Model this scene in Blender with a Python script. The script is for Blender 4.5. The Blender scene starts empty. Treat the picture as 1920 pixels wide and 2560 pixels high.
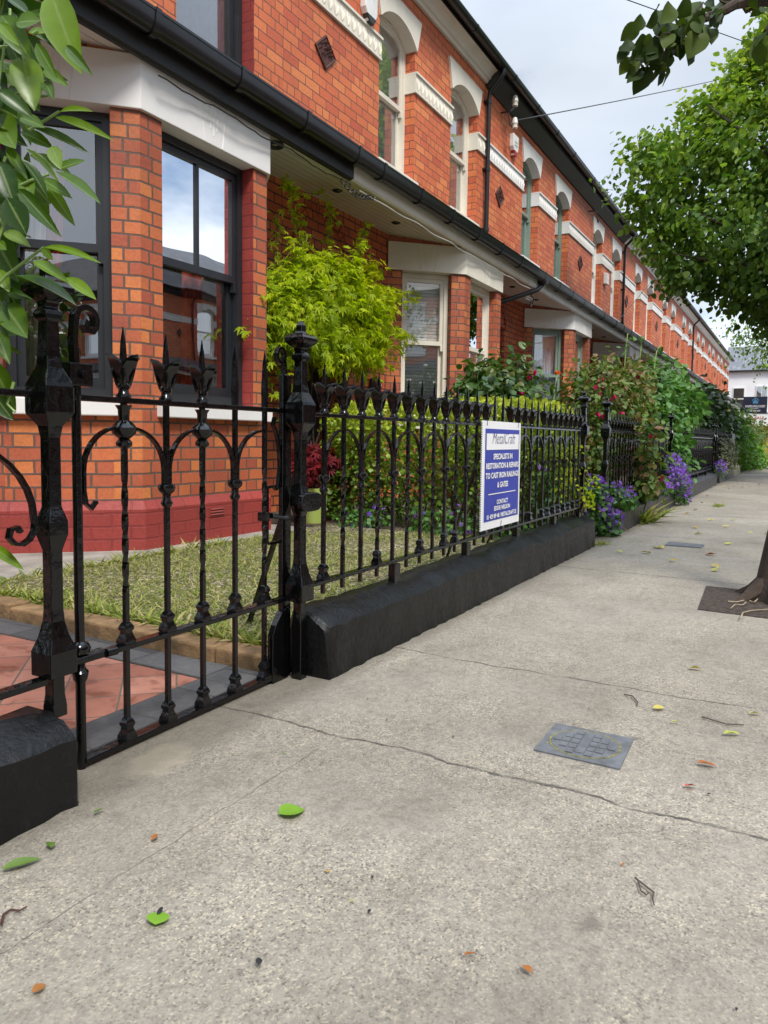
import bpy, bmesh, math, random
import numpy as np
from mathutils import Matrix, Vector
R = math.radians
random.seed(7); rng = np.random.default_rng(11)
scn = bpy.context.scene
COL = scn.collection

# ------------------------------------------------------------------ camera
CAM = np.array([0.0, 0.0, 0.72])
FOC, YAW, PITCH, ROLL, CY = 1846.58, 0.509296, -0.0703204, 0.0135106, 1225.0
_f = np.array([math.cos(YAW)*math.cos(PITCH), math.sin(YAW)*math.cos(PITCH), math.sin(PITCH)])
_r = np.cross(_f, [0, 0, 1]); _r /= np.linalg.norm(_r); _u = np.cross(_r, _f)
_c, _s = math.cos(ROLL), math.sin(ROLL)
_r, _u = _c*_r + _s*_u, -_s*_r + _c*_u
cd = bpy.data.cameras.new("camera"); cam = bpy.data.objects.new("camera", cd); COL.objects.link(cam)
cd.sensor_fit = 'HORIZONTAL'; cd.sensor_width = 36.0; cd.lens = 36.0*FOC/1920.0
cd.shift_y = (CY-1280.0)/1920.0; cd.clip_start = 0.05; cd.clip_end = 2000
m4 = Matrix.Identity(4)
for i in range(3):
    m4[i][0], m4[i][1], m4[i][2], m4[i][3] = _r[i], _u[i], -_f[i], CAM[i]
cam.matrix_world = m4
scn.camera = cam

# survey helpers: a measured point of the photograph -> a place at a known distance in the street
def ray(x, y): return _f*FOC + _r*(x-960.0) + _u*(CY-y)
def at_y(x, y, Y):
    d = ray(x, y); return CAM + d*(Y/d[1])
def at_z(x, y, Z=0.0):
    d = ray(x, y); return CAM + d*((Z-CAM[2])/d[2])
def at_d(x, y, D): return CAM + ray(x, y)*(D/FOC)
SS = 1.15732

# ------------------------------------------------------------------ light
SUN_EL, SUN_AZ = R(52), R(232)      # azimuth of the direction the light comes from, measured from +X towards +Y
scn.view_settings.view_transform = 'Standard'; scn.view_settings.look = 'None'
scn.view_settings.exposure = 0.92; scn.view_settings.gamma = 1.0
w = bpy.data.worlds.new("World"); scn.world = w; w.use_nodes = True
nt = w.node_tree; nt.nodes.clear()
def wn(t, **k):
    n = nt.nodes.new(t)
    for a, b in k.items(): setattr(n, a, b)
    return n
out = wn('ShaderNodeOutputWorld'); bg = wn('ShaderNodeBackground')
sky = wn('ShaderNodeTexSky', sky_type='NISHITA', sun_disc=False, sun_elevation=SUN_EL, sun_rotation=R(90)-SUN_AZ, air_density=1.0, dust_density=2.0, ozone_density=1.5)
tc = wn('ShaderNodeTexCoord'); mp = wn('ShaderNodeMapping'); mp.inputs['Scale'].default_value = (1, 1, 2.2)
mp.inputs['Location'].default_value = (0.37, 0.15, 0.4)
nz = wn('ShaderNodeTexNoise'); nz.inputs['Scale'].default_value = 2.3; nz.inputs['Detail'].default_value = 7; nz.inputs['Roughness'].default_value = .55
nz2 = wn('ShaderNodeTexNoise'); nz2.inputs['Scale'].default_value = 1.7; nz2.inputs['Detail'].default_value = 5
cov = wn('ShaderNodeValToRGB'); cov.color_ramp.elements[0].position = .30; cov.color_ramp.elements[1].position = .47
shade = wn('ShaderNodeValToRGB')
shade.color_ramp.elements[0].position = .36; shade.color_ramp.elements[0].color = (4.4, 5.1, 6.3, 1)
shade.color_ramp.elements[1].position = .66; shade.color_ramp.elements[1].color = (6.6, 7.2, 8.0, 1)
sep = wn('ShaderNodeSeparateXYZ'); mr = wn('ShaderNodeValToRGB')      # overcast: pale at the horizon, grey above, brightest overhead
for _p, _v in ((.0, .42), (.22, .36), (.42, .27), (.62, .40)):
    _e = mr.color_ramp.elements.new(_p); _e.color = (_v, _v, _v, 1)
mr.color_ramp.elements.remove(mr.color_ramp.elements[0]); mr.color_ramp.elements[-1].color = (1, 1, 1, 1)
mr2 = wn('ShaderNodeMath', operation='MULTIPLY'); mr2.inputs[1].default_value = 2.75
mul = wn('ShaderNodeVectorMath', operation='SCALE'); mix = wn('ShaderNodeMix', data_type='RGBA')
L = nt.links.new
L(tc.outputs['Generated'], mp.inputs['Vector']); L(mp.outputs[0], nz.inputs['Vector']); L(mp.outputs[0], nz2.inputs['Vector'])
L(nz.outputs[0], cov.inputs[0]); L(nz2.outputs[0], shade.inputs[0]); L(tc.outputs['Generated'], sep.inputs[0]); L(sep.outputs[2], mr.inputs[0])
L(shade.outputs[0], mul.inputs[0]); L(mr.outputs[0], mr2.inputs[0]); L(mr2.outputs[0], mul.inputs['Scale'])
L(cov.outputs[0], mix.inputs['Factor']); L(sky.outputs[0], mix.inputs['A']); L(mul.outputs[0], mix.inputs['B'])
L(mix.outputs['Result'], bg.inputs['Color']); bg.inputs['Strength'].default_value = 0.085
L(bg.outputs[0], out.inputs['Surface'])
sd = bpy.data.lights.new("sun", 'SUN'); sd.energy = 2.0; sd.angle = R(14); sd.color = (1, .96, .9)
sun = bpy.data.objects.new("sun", sd); COL.objects.link(sun)
sun.rotation_euler = (R(90)-SUN_EL, 0, SUN_AZ+R(90))

# ------------------------------------------------------------------ materials
def NT(name):
    m = bpy.data.materials.new(name); m.use_nodes = True
    t = m.node_tree; t.nodes.clear()
    return m, t
def N(t, ty, ins=None, **k):
    n = t.nodes.new(ty)
    for a, b in k.items(): setattr(n, a, b)
    for a, b in (ins or {}).items(): n.inputs[a].default_value = b
    return n
def ramp(t, src, stops, interp='LINEAR'):
    n = t.nodes.new('ShaderNodeValToRGB'); e = n.color_ramp.elements; n.color_ramp.interpolation = interp
    while len(e) < len(stops): e.new(.5)
    for el, (p, c) in zip(e, stops):
        el.position = p; el.color = (*c, 1) if len(c) == 3 else c
    t.links.new(src, n.inputs[0]); return n.outputs[0]
def mixc(t, f, a, b, mode='MIX'):
    n = t.nodes.new('ShaderNodeMix'); n.data_type = 'RGBA'; n.blend_type = mode
    for s, v in (('Factor', f), ('A', a), ('B', b)):
        if hasattr(v, 'links') or hasattr(v, 'is_linked'): t.links.new(v, n.inputs[s])
        elif s == 'Factor': n.inputs[s].default_value = v
        else: n.inputs[s].default_value = (*v, 1)
    return n.outputs['Result']
def noise(t, vec, scale, detail=3, rough=.5, dist=0):
    n = N(t, 'ShaderNodeTexNoise', {'Scale': scale, 'Detail': detail, 'Roughness': rough, 'Distortion': dist})
    t.links.new(vec, n.inputs['Vector']); return n.outputs[0]
def bump(t, h, strength=.3, dist=.01, prev=None):
    n = N(t, 'ShaderNodeBump', {'Strength': strength, 'Distance': dist}); t.links.new(h, n.inputs['Height'])
    if prev: t.links.new(prev, n.inputs['Normal'])
    return n.outputs[0]
def bsdf(t, col, rough=.6, nrm=None, **k):
    b = N(t, 'ShaderNodeBsdfPrincipled'); o = N(t, 'ShaderNodeOutputMaterial')
    if hasattr(col, 'is_linked'): t.links.new(col, b.inputs['Base Color'])
    else: b.inputs['Base Color'].default_value = (*col, 1)
    if hasattr(rough, 'is_linked'): t.links.new(rough, b.inputs['Roughness'])
    else: b.inputs['Roughness'].default_value = rough
    if nrm: t.links.new(nrm, b.inputs['Normal'])
    for a, v in k.items(): b.inputs[a].default_value = v
    t.links.new(b.outputs[0], o.inputs[0]); return b
def coords(t, kind='Pos'): return N(t, 'ShaderNodeNewGeometry').outputs['Position'] if kind == 'Pos' else N(t, 'ShaderNodeTexCoord').outputs[kind]

def plain(name, col, rough=.55, var=.12, vs=6, bs=0, bst=.2, bd=.004, **k):
    m, t = NT(name); v = coords(t)
    n = noise(t, v, vs, 4)
    c = ramp(t, n, [(.3, tuple(x*(1-var) for x in col)), (.7, tuple(min(1, x*(1+var)) for x in col))])
    nr = bump(t, noise(t, v, bs, 4), bst, bd) if bs else None
    bsdf(t, c, rough, nr, **k); return m

def brick(name, cols, mortar, bw, bh, ms=.008, sq=1.0, sqf=2, off=.5, offf=2, stain=.35, bst=.55, uvoff=(0, 0)):
    m, t = NT(name); uv = coords(t, 'UV'); ob = coords(t)
    mpn = N(t, 'ShaderNodeMapping'); mpn.inputs['Location'].default_value = (uvoff[0], uvoff[1], 0); t.links.new(uv, mpn.inputs[0])
    wob = N(t, 'ShaderNodeVectorMath', operation='SCALE'); wob.inputs['Scale'].default_value = .010
    cn = N(t, 'ShaderNodeTexNoise', {'Scale': 9.0, 'Detail': 2.0}); t.links.new(ob, cn.inputs['Vector'])
    sb = N(t, 'ShaderNodeVectorMath', operation='SUBTRACT'); sb.inputs[1].default_value = (.5, .5, .5)
    t.links.new(cn.outputs['Color'], sb.inputs[0]); t.links.new(sb.outputs[0], wob.inputs[0])
    ad = N(t, 'ShaderNodeVectorMath', operation='ADD'); t.links.new(mpn.outputs[0], ad.inputs[0]); t.links.new(wob.outputs[0], ad.inputs[1])
    b = N(t, 'ShaderNodeTexBrick', {'Scale': 1.0, 'Mortar Size': ms, 'Mortar Smooth': .25, 'Bias': 0.0, 'Brick Width': bw, 'Row Height': bh,
          'Color1': (0, 0, 0, 1), 'Color2': (1, 1, 1, 1), 'Mortar': (.5, .5, .5, 1)}, offset=off, offset_frequency=offf, squash=sq, squash_frequency=sqf)
    t.links.new(ad.outputs[0], b.inputs['Vector'])
    k = len(cols)
    bc = ramp(t, b.outputs['Color'], [((i+.5)/k, c) for i, c in enumerate(cols)])
    fine = noise(t, ob, 55, 5, .65)
    bc = mixc(t, .32, bc, ramp(t, fine, [(.3, (.35, .3, .28)), (.7, (1.25, 1.2, 1.15))]), 'MULTIPLY')
    big = noise(t, ob, 1.3, 5, .6)
    bc = mixc(t, stain, bc, ramp(t, big, [(.34, (.45, .40, .38)), (.62, (1.15, 1.1, 1.05))]), 'MULTIPLY')
    mo = mixc(t, noise(t, ob, 14, 4), tuple(x*.55 for x in mortar), tuple(x*1.4 for x in mortar))
    c = mixc(t, b.outputs['Fac'], bc, mo)
    inv = N(t, 'ShaderNodeMath', operation='SUBTRACT'); inv.inputs[0].default_value = 1.0; t.links.new(b.outputs['Fac'], inv.inputs[1])
    n1 = bump(t, inv.outputs[0], bst, .006)
    n2 = bump(t, fine, .35, .003, n1)
    rg = ramp(t, fine, [(.2, (.78,)*3), (.8, (.55,)*3)])
    bsdf(t, c, rg, n2); return m

M = {}
M['brick_up'] = brick('pressed_red_brick', [(.62, .150, .055), (.66, .172, .060), (.59, .128, .050), (.69, .200, .066), (.64, .160, .056), (.53, .105, .048), (.72, .225, .075)],
                      (.13, .055, .036), .229, .091, .0055, sq=.5, sqf=6, stain=.22)
M['brick_bay'] = brick('rough_brown_brick', [(.45, .112, .048), (.40, .092, .044), (.60, .175, .055), (.50, .128, .050), (.35, .080, .044), (.66, .22, .062), (.44, .105, .046)],
                      (.12, .07, .05), .228, .0798, .0072, sq=.5, sqf=2, off=.25, stain=.42, bst=.7)
M['brick_porch'] = brick('shaded_porch_brick', [(.56, .125, .048), (.63, .155, .052), (.50, .10, .042), (.68, .185, .06)], (.07, .035, .026), .229, .085, .008, sq=.5, sqf=5)
M['brick_red_paint'] = brick('red_painted_brick', [(.29, .038, .030), (.32, .043, .033), (.30, .040, .031)], (.22, .027, .023), .228, .0798, .007, stain=.3, bst=.6)
M['red_paint'] = plain('red_masonry_paint', (.235, .034, .027), .5, .12, 8, 40, .35, .004)
M['lintel_white'] = plain('white_painted_lintel', (.74, .72, .69), .6, .05, 3, 60, .15, .003)
M['lintel_cream'] = plain('cream_painted_lintel', (.72, .67, .56), .6, .05, 3, 60, .15, .003)
M['white'] = plain('white_gloss_paint', (.78, .77, .74), .4, .05, 4, 50, .1, .002)
M['cream'] = plain('cream_gloss_paint', (.70, .65, .54), .45, .06, 4, 50, .1, .002)
M['soffit'] = None
M['sage'] = plain('sage_green_paint', (.20, .27, .22), .4, .08, 6)
M['anthracite'] = plain('dark_grey_window_paint', (.018, .020, .024), .38, .12, 8, 200, .05, .001)
M['black_pvc'] = plain('black_plastic_gutter', (.012, .012, .013), .28, .25, 5, 30, .08, .003)
M['black_board'] = plain('black_painted_board', (.016, .015, .015), .5, .3, 3, 24, .3, .004)
M['grey_gutter'] = plain('weathered_grey_gutter', (.045, .047, .048), .45, .3, 5, 30, .1, .003)
M['slate'] = brick('roof_slate', [(.07, .075, .085), (.09, .095, .105), (.06, .062, .07), (.11, .115, .125)], (.02, .02, .022), .3, .2, .006, bst=.5)
M['slate_pale'] = brick('pale_roof_slate', [(.15, .165, .19), (.18, .195, .22), (.13, .145, .17), (.21, .225, .25)], (.08, .085, .10), .5, .3, .012, bst=.3)
M['white_render'] = plain('white_render', (.80, .80, .80), .75, .04, 2, 30, .1, .004)
M['pale_room'] = plain('pale_room_wall', (.30, .29, .27), .9, .2, 2)
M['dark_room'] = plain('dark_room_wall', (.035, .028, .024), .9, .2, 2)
M['dark_fitting'] = plain('dark_fitting', (.02, .02, .02), .5)
M['porcelain'] = plain('cream_porcelain', (.62, .58, .50), .3)
M['terracotta_dark'] = plain('dark_terracotta_ornament', (.085, .030, .022), .7, .3, 40, 60, .5, .006)
M['plastic_white'] = plain('white_plastic', (.72, .71, .67), .4)
M['plastic_red'] = plain('red_plastic', (.35, .02, .02), .4)
M['curtain_white'] = plain('white_net_curtain', (.66, .69, .76), .9, .06, 20)
M['curtain_cream'] = plain('cream_curtain', (.60, .57, .48), .9, .06, 10)
M['curtain_red'] = plain('orange_red_curtain', (.48, .065, .03), .85, .15, 12)
M['slat'] = plain('white_blind_slat', (.84, .84, .83), .5, .03, 4)
M['door_paint'] = plain('dark_door_paint', (.02, .03, .04), .35)
M['bark'] = None

def iron(name, base, lump=.24):
    m, t = NT(name); v = coords(t)
    n1 = noise(t, v, 48, 3, .5); n2 = noise(t, v, 220, 2)
    nr = bump(t, n1, lump, .006); nr = bump(t, n2, .08, .002, nr)
    c = ramp(t, noise(t, v, 25, 3), [(.35, base), (.7, tuple(x*1.7 for x in base))])
    bsdf(t, c, ramp(t, n1, [(.3, (.05,)*3), (.75, (.15,)*3)]), nr, **{'Specular IOR Level': .5}); return m
M['iron'] = iron('gloss_black_iron', (.0016, .0016, .0018))
M['iron_white'] = iron('white_painted_iron', (.55, .56, .57))
def plinth_mat(name, base, dust=(.06, .057, .052)):
    m, t = NT(name); v = coords(t)
    a = noise(t, v, 45, 5, .65); b = noise(t, v, 7, 4, .6)
    st = N(t, 'ShaderNodeMapping'); st.inputs['Scale'].default_value = (60, 60, 9); t.links.new(v, st.inputs[0])
    bru = noise(t, st.outputs[0], 1.0, 3)
    nr = bump(t, a, .55, .007); nr = bump(t, bru, .3, .004, nr)
    c = ramp(t, b, [(.35, base), (.7, tuple(x*1.8 for x in base))])
    c = mixc(t, ramp(t, noise(t, v, 16, 6, .75, .8), [(.56, (0,)*3), (.72, (.55,)*3)]), c, dust)
    c = mixc(t, ramp(t, noise(t, v, 150, 2, .5), [(.73, (0,)*3), (.78, (.5,)*3)]), c, (.05, .05, .048))
    bsdf(t, c, ramp(t, a, [(.3, (.28,)*3), (.7, (.5,)*3)]), nr, **{'Specular IOR Level': .35}); return m
M['plinth'] = plinth_mat('black_painted_masonry', (.0032, .0032, .0034), (.02, .02, .019))
M['plinth_worn'] = plinth_mat('worn_black_masonry', (.013, .013, .0135))
M['plinth_stone'] = plain('bare_granite_plinth', (.42, .37, .26), .8, .25, 9, 40, .5, .006)

def glass(name):
    m, t = NT(name)
    fr = N(t, 'ShaderNodeFresnel', {'IOR': 1.62}); tr = N(t, 'ShaderNodeBsdfTransparent', {'Color': (.96, .98, .97, 1)})
    gl = N(t, 'ShaderNodeBsdfGlossy', {'Roughness': .004, 'Color': (1, 1, 1, 1)})
    ml = N(t, 'ShaderNodeMath', operation='MULTIPLY_ADD'); ml.inputs[1].default_value = 2.2; ml.inputs[2].default_value = .13; ml.use_clamp = True
    t.links.new(fr.outputs[0], ml.inputs[0])
    v = coords(t); nr = bump(t, noise(t, v, 2.2, 1), .06, .02); t.links.new(nr, gl.inputs['Normal'])
    mx = N(t, 'ShaderNodeMixShader'); o = N(t, 'ShaderNodeOutputMaterial')
    t.links.new(ml.outputs[0], mx.inputs[0]); t.links.new(tr.outputs[0], mx.inputs[1]); t.links.new(gl.outputs[0], mx.inputs[2]); t.links.new(mx.outputs[0], o.inputs[0])
    return m
M['glass'] = glass('window_glass')

def leafmat(name, stops, rough=.45, trans=.35, spec=.4, rib=None):
    m, t = NT(name)
    a = N(t, 'ShaderNodeAttribute', attribute_name='rnd')
    c = ramp(t, a.outputs['Fac'], stops)
    v = coords(t); c = mixc(t, .3, c, ramp(t, noise(t, v, 35, 2), [(.3, (.7, .72, .6)), (.7, (1.2, 1.15, 1.1))]), 'MULTIPLY')
    if rib:
        ra = N(t, 'ShaderNodeAttribute', attribute_name='rib'); c = mixc(t, ramp(t, ra.outputs['Fac'], [(.86, (0,)*3), (.96, (.6,)*3)]), c, rib)
        c = mixc(t, ramp(t, noise(t, v, 60, 3, .6, 1.5), [(.60, (0,)*3), (.68, (.35,)*3)]), c, tuple(x*.5 for x in rib))
    b = N(t, 'ShaderNodeBsdfPrincipled', {'Roughness': rough, 'Specular IOR Level': spec}); t.links.new(c, b.inputs['Base Color'])
    tl = N(t, 'ShaderNodeBsdfTranslucent'); tc_ = mixc(t, 1.0, c, (1.25, 1.35, .55), 'MULTIPLY'); t.links.new(tc_, tl.inputs['Color'])
    mx = N(t, 'ShaderNodeMixShader', {0: trans}); o = N(t, 'ShaderNodeOutputMaterial')
    t.links.new(b.outputs[0], mx.inputs[1]); t.links.new(tl.outputs[0], mx.inputs[2]); t.links.new(mx.outputs[0], o.inputs[0])
    return m
G = lambda *c: [((i+.5)/len(c), x) for i, x in enumerate(c)]
M['leaf_laurel'] = leafmat('glossy_broad_leaf', G((.022, .06, .006), (.045, .10, .008), (.085, .165, .010), (.145, .25, .014), (.17, .26, .05)), .3, .38, .3, rib=(.24, .32, .10))
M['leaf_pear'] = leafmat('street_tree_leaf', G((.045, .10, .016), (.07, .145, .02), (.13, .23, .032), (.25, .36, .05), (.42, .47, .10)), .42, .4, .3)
M['leaf_branch'] = leafmat('overhanging_leaf', G((.026, .046, .008), (.035, .06, .010), (.05, .08, .012), (.075, .11, .016)), .5, .3, .15)
M['leaf_jasmine'] = leafmat('lime_climber_leaf', G((.16, .24, .006), (.26, .36, .008), (.40, .50, .010), (.50, .56, .014), (.56, .52, .03)), .5, .48, .25)
M['leaf_hedge'] = leafmat('hedge_leaf', G((.05, .10, .012), (.10, .18, .014), (.18, .28, .018), (.30, .38, .025), (.42, .46, .04)), .4, .3, .4)
M['leaf_fuchsia'] = leafmat('fuchsia_leaf', G((.03, .075, .018), (.045, .10, .02), (.07, .14, .025), (.13, .13, .035)), .4, .25, .4)
M['leaf_mixed'] = leafmat('mixed_shrub_leaf', G((.05, .11, .025), (.09, .16, .03), (.14, .20, .045), (.17, .15, .05), (.20, .10, .05)), .5, .3, .3)
M['leaf_vine'] = leafmat('climbing_vine_leaf', G((.045, .12, .03), (.065, .165, .035), (.09, .21, .04), (.14, .26, .05)), .45, .3, .4)
M['leaf_dark'] = leafmat('dark_shrub_leaf', G((.018, .05, .018), (.03, .07, .02), (.04, .09, .022), (.08, .13, .03)), .4, .2, .4)
M['leaf_ivy'] = leafmat('bright_ivy_leaf', G((.07, .17, .02), (.11, .25, .025), (.16, .32, .03)), .4, .35, .4)
M['leaf_acer'] = leafmat('red_maple_leaf', G((.16, .012, .02), (.22, .015, .02), (.12, .01, .02)), .5, .3, .3)
M['leaf_grey'] = leafmat('grey_variegated_leaf', G((.12, .15, .09), (.2, .22, .14), (.3, .32, .22)), .5, .2, .3)
M['petal_purple'] = leafmat('purple_petal', G((.18, .07, .55), (.26, .11, .66), (.36, .18, .72)), .6, .35, .2)
M['petal_red'] = leafmat('crimson_petal', G((.50, .005, .07), (.62, .01, .12), (.42, .005, .10)), .5, .3, .3)
M['petal_orange'] = leafmat('orange_petal', G((.75, .16, .05), (.8, .22, .06)), .5, .3, .3)
M['grass'] = leafmat('grass_blade', G((.11, .16, .025), (.19, .24, .04), (.28, .31, .07), (.40, .36, .15), (.46, .38, .20)), .6, .3, .2)
M['dry_leaf'] = leafmat('fallen_leaf', G((.17, .33, .03), (.5, .42, .10), (.33, .10, .03), (.10, .17, .03)), .5, .15, .3)
def barkmat(name, base, sc=18):
    m, t = NT(name); v = coords(t); mpn = N(t, 'ShaderNodeMapping'); mpn.inputs['Scale'].default_value = (1, 1, .35); t.links.new(v, mpn.inputs[0])
    a = noise(t, mpn.outputs[0], sc, 6, .7, .6)
    bsdf(t, ramp(t, a, [(.32, tuple(x*.4 for x in base)), (.68, tuple(x*1.5 for x in base))]), .85, bump(t, a, .9, .02)); return m
M['bark'] = barkmat('tree_bark', (.055, .036, .024))
M['stem'] = barkmat('shrub_stem', (.09, .07, .035), 40)
M['green_stem'] = plain('green_shoot', (.17, .26, .06), .5)

# ------------------------------------------------------------------ mesh tools
class MB:
    def __init__(s, T=None): s.v = []; s.f = []; s.sm = []; s.T = T
    def add(s, pts, faces, smooth=False):
        b = len(s.v)
        for p in pts: s.v.append(s.T(*p) if s.T else tuple(p))
        for f in faces: s.f.append([b+i for i in f]); s.sm.append(smooth)
        return s
    def quad(s, a, b, c, d): return s.add([a, b, c, d], [(0, 1, 2, 3)])
    def box(s, x0, x1, y0, y1, z0, z1):
        P = [(x0,y0,z0),(x1,y0,z0),(x1,y1,z0),(x0,y1,z0),(x0,y0,z1),(x1,y0,z1),(x1,y1,z1),(x0,y1,z1)]
        return s.add(P, [(0,3,2,1),(4,5,6,7),(0,1,5,4),(1,2,6,5),(2,3,7,6),(3,0,4,7)])
    def prism(s, poly, off):                         # closed polygon swept along a vector
        n = len(poly); o = Vector(off)
        q = [tuple(Vector(p)+o) for p in poly]
        return s.add(list(poly)+q, [tuple(range(n)), tuple(range(2*n-1, n-1, -1))]+[(i, n+i, n+(i+1) % n, (i+1) % n) for i in range(n)])
    def loft(s, rings, cap=True, smooth=True):
        n = len(rings[0]); pts = [p for r in rings for p in r]; F = []
        for k in range(len(rings)-1):
            for i in range(n):
                j = (i+1) % n; F.append((k*n+i, k*n+j, (k+1)*n+j, (k+1)*n+i))
        s.add(pts, F, smooth)
        if cap:
            s.add(rings[0], [tuple(range(n-1, -1, -1))]); s.add(rings[-1], [tuple(range(n))])
        return s
    def tube(s, path, rad, n=6, cap=True, smooth=True):
        path = [Vector(p) for p in path]; rings = []; up = Vector((0, 0, 1)); N0 = None
        for i, p in enumerate(path):
            t = (path[min(i+1, len(path)-1)]-path[max(i-1, 0)]).normalized()
            if N0 is None:
                N0 = t.cross(up if abs(t.z) < .9 else Vector((1, 0, 0))).normalized()
            else:
                N0 = (N0-t*N0.dot(t)).normalized()
            B = t.cross(N0); r = rad[i] if hasattr(rad, '__len__') else rad
            rings.append([tuple(p+N0*r*math.cos(6.28319*k/n)+B*r*math.sin(6.28319*k/n)) for k in range(n)])
        return s.loft(rings, cap, smooth)
    def strip(s, path, ws, th, side):                # flat bar of width ws (along side) and thickness th
        path = [Vector(p) for p in path]; S = Vector(side).normalized(); rings = []
        for i, p in enumerate(path):
            t = (path[min(i+1, len(path)-1)]-path[max(i-1, 0)]).normalized(); n = t.cross(S).normalized()
            wd = ws[i] if hasattr(ws, '__len__') else ws
            rings.append([tuple(p+S*a*wd/2+n*b*th/2) for a, b in ((-1, -1), (1, -1), (1, 1), (-1, 1))])
        return s.loft(rings, True, False)
    def lathe(s, prof, c=(0, 0, 0), n=10, rot=0, smooth=True):  # prof: (radius, z)
        rings = [[(c[0]+r*math.cos(rot+6.28319*k/n), c[1]+r*math.sin(rot+6.28319*k/n), c[2]+z) for k in range(n)] for r, z in prof]
        return s.loft(rings, True, smooth)
    def sq(s, prof, c=(0, 0, 0)):                    # square-section turned piece: prof (half-width, z)
        return s.lathe([(r*1.41421, z) for r, z in prof], c, 4, R(45), False)
    def build(s, name, mat, parent=None, bevel=0, smooth_angle=None):
        me = bpy.data.meshes.new(name); me.from_pydata(s.v, [], s.f)
        me.polygons.foreach_set('use_smooth', s.sm)
        if any(s.sm): me.set_sharp_from_angle(angle=R(42))
        bm = bmesh.new(); bm.from_mesh(me); bmesh.ops.recalc_face_normals(bm, faces=bm.faces); bm.to_mesh(me); bm.free()
        uvl = me.uv_layers.new(name='UVMap'); uv = np.empty((len(me.loops), 2), np.float32); V = [v.co for v in me.vertices]
        for p in me.polygons:
            n = p.normal
            if abs(n.z) > .8: tu = None
            else: h = math.hypot(n.x, n.y); tu = (-n.y/h, n.x/h)
            for li in p.loop_indices:
                c = V[me.loops[li].vertex_index]
                uv[li] = (c.x, c.y) if tu is None else (c.x*tu[0]+c.y*tu[1], c.z)
        uvl.data.foreach_set('uv', uv.ravel())
        if mat: me.materials.append(mat)
        o = bpy.data.objects.new(name, me); COL.objects.link(o)
        if parent: o.parent = parent
        if bevel:
            b = o.modifiers.new('bevel', 'BEVEL'); b.width = bevel; b.segments = 2; b.limit_method = 'ANGLE'; b.angle_limit = R(40)
        return o
def box_obj(name, mat, parent, *b, bevel=0): return MB().box(*b).build(name, mat, parent, bevel)
def thing(name, label, cat, loc=(0, 0, 0), group=None):
    o = bpy.data.objects.new(name, None); COL.objects.link(o); o.location = loc; o.empty_display_size = .1
    return tag(o, label, cat, group)
def tag(o, label=None, cat=None, group=None, kind=None):
    for k, v in (('label', label), ('category', cat), ('group', group), ('kind', kind)):
        if v: o[k] = v
    return o
def in_place(root):                                 # parts measured in the street's own frame keep their place under the root
    for ch in kids(root): ch.matrix_parent_inverse = Matrix.Translation(-root.location)
def kids(o): return [c for c in bpy.data.objects if c.parent == o]
def copy_tree(o, parent=None, skip=()):
    c = o.copy(); COL.objects.link(c)
    if parent: c.parent = parent
    for ch in kids(o):
        if ch.name.split('.')[0] not in skip: copy_tree(ch, c, skip)
    return c

def mesh_fast(name, V, faces_n, loops, mat, parent, rnd=None, rib=None):
    """V (n,3); faces as flat loops with faces_n corner counts"""
    me = bpy.data.meshes.new(name); me.vertices.add(len(V)); me.vertices.foreach_set('co', np.asarray(V, np.float32).ravel())
    me.loops.add(len(loops)); me.loops.foreach_set('vertex_index', np.asarray(loops, np.int32))
    me.polygons.add(len(faces_n)); st = np.concatenate([[0], np.cumsum(faces_n)[:-1]])
    me.polygons.foreach_set('loop_start', st.astype(np.int32))
    me.update(calc_edges=True); me.validate()
    if rnd is not None:
        a = me.attributes.new('rnd', 'FLOAT', 'POINT'); a.data.foreach_set('value', np.asarray(rnd, np.float32))
    if rib is not None:
        a = me.attributes.new('rib', 'FLOAT', 'POINT'); a.data.foreach_set('value', np.asarray(rib, np.float32))
    me.materials.append(mat)
    o = bpy.data.objects.new(name, me); COL.objects.link(o)
    if parent: o.parent = parent
    return o
# leaf outlines: (along, across, lift)
T_OV = (np.array([(0,0,0),(.22,.30,.05),(.55,.36,.06),(.82,.19,.01),(1,0,-.10),(.82,-.19,.01),(.55,-.36,.06),(.22,-.30,.05),(.5,0,0)]), [(0,1,8),(1,2,8),(2,3,8),(3,4,8),(4,5,8),(5,6,8),(6,7,8),(7,0,8)])
T_RH = (np.array([(0,0,0),(.45,.33,.07),(1,0,-.08),(.45,-.33,.07)]), [(0,1,2),(0,2,3)])
def lobed(angs, lens, wd):
    V = [(0, 0, 0)]; F = []
    for a, l in zip(angs, lens):
        c, s_ = math.cos(R(a)), math.sin(R(a)); b = len(V)
        V += [(l*(.45*c-wd*s_), l*(.45*s_+wd*c), .03), (l*c, l*s_, -.08), (l*(.45*c+wd*s_), l*(.45*s_-wd*c), .03)]
        F += [(0, b, b+1), (0, b+1, b+2)]
    return np.array(V), F
T_JA = lobed((-75, -38, 0, 38, 75), (.55, .75, 1, .75, .55), .13)
T_AC = lobed((-100, -60, -28, 0, 28, 60, 100), (.6, .8, .95, 1, .95, .8, .6), .10)
T_FL = lobed((0, 72, 144, 216, 288), (1, 1, 1, 1, 1), .22)
def unit(a): return a/np.maximum(np.linalg.norm(a, axis=-1, keepdims=True), 1e-9)
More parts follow.
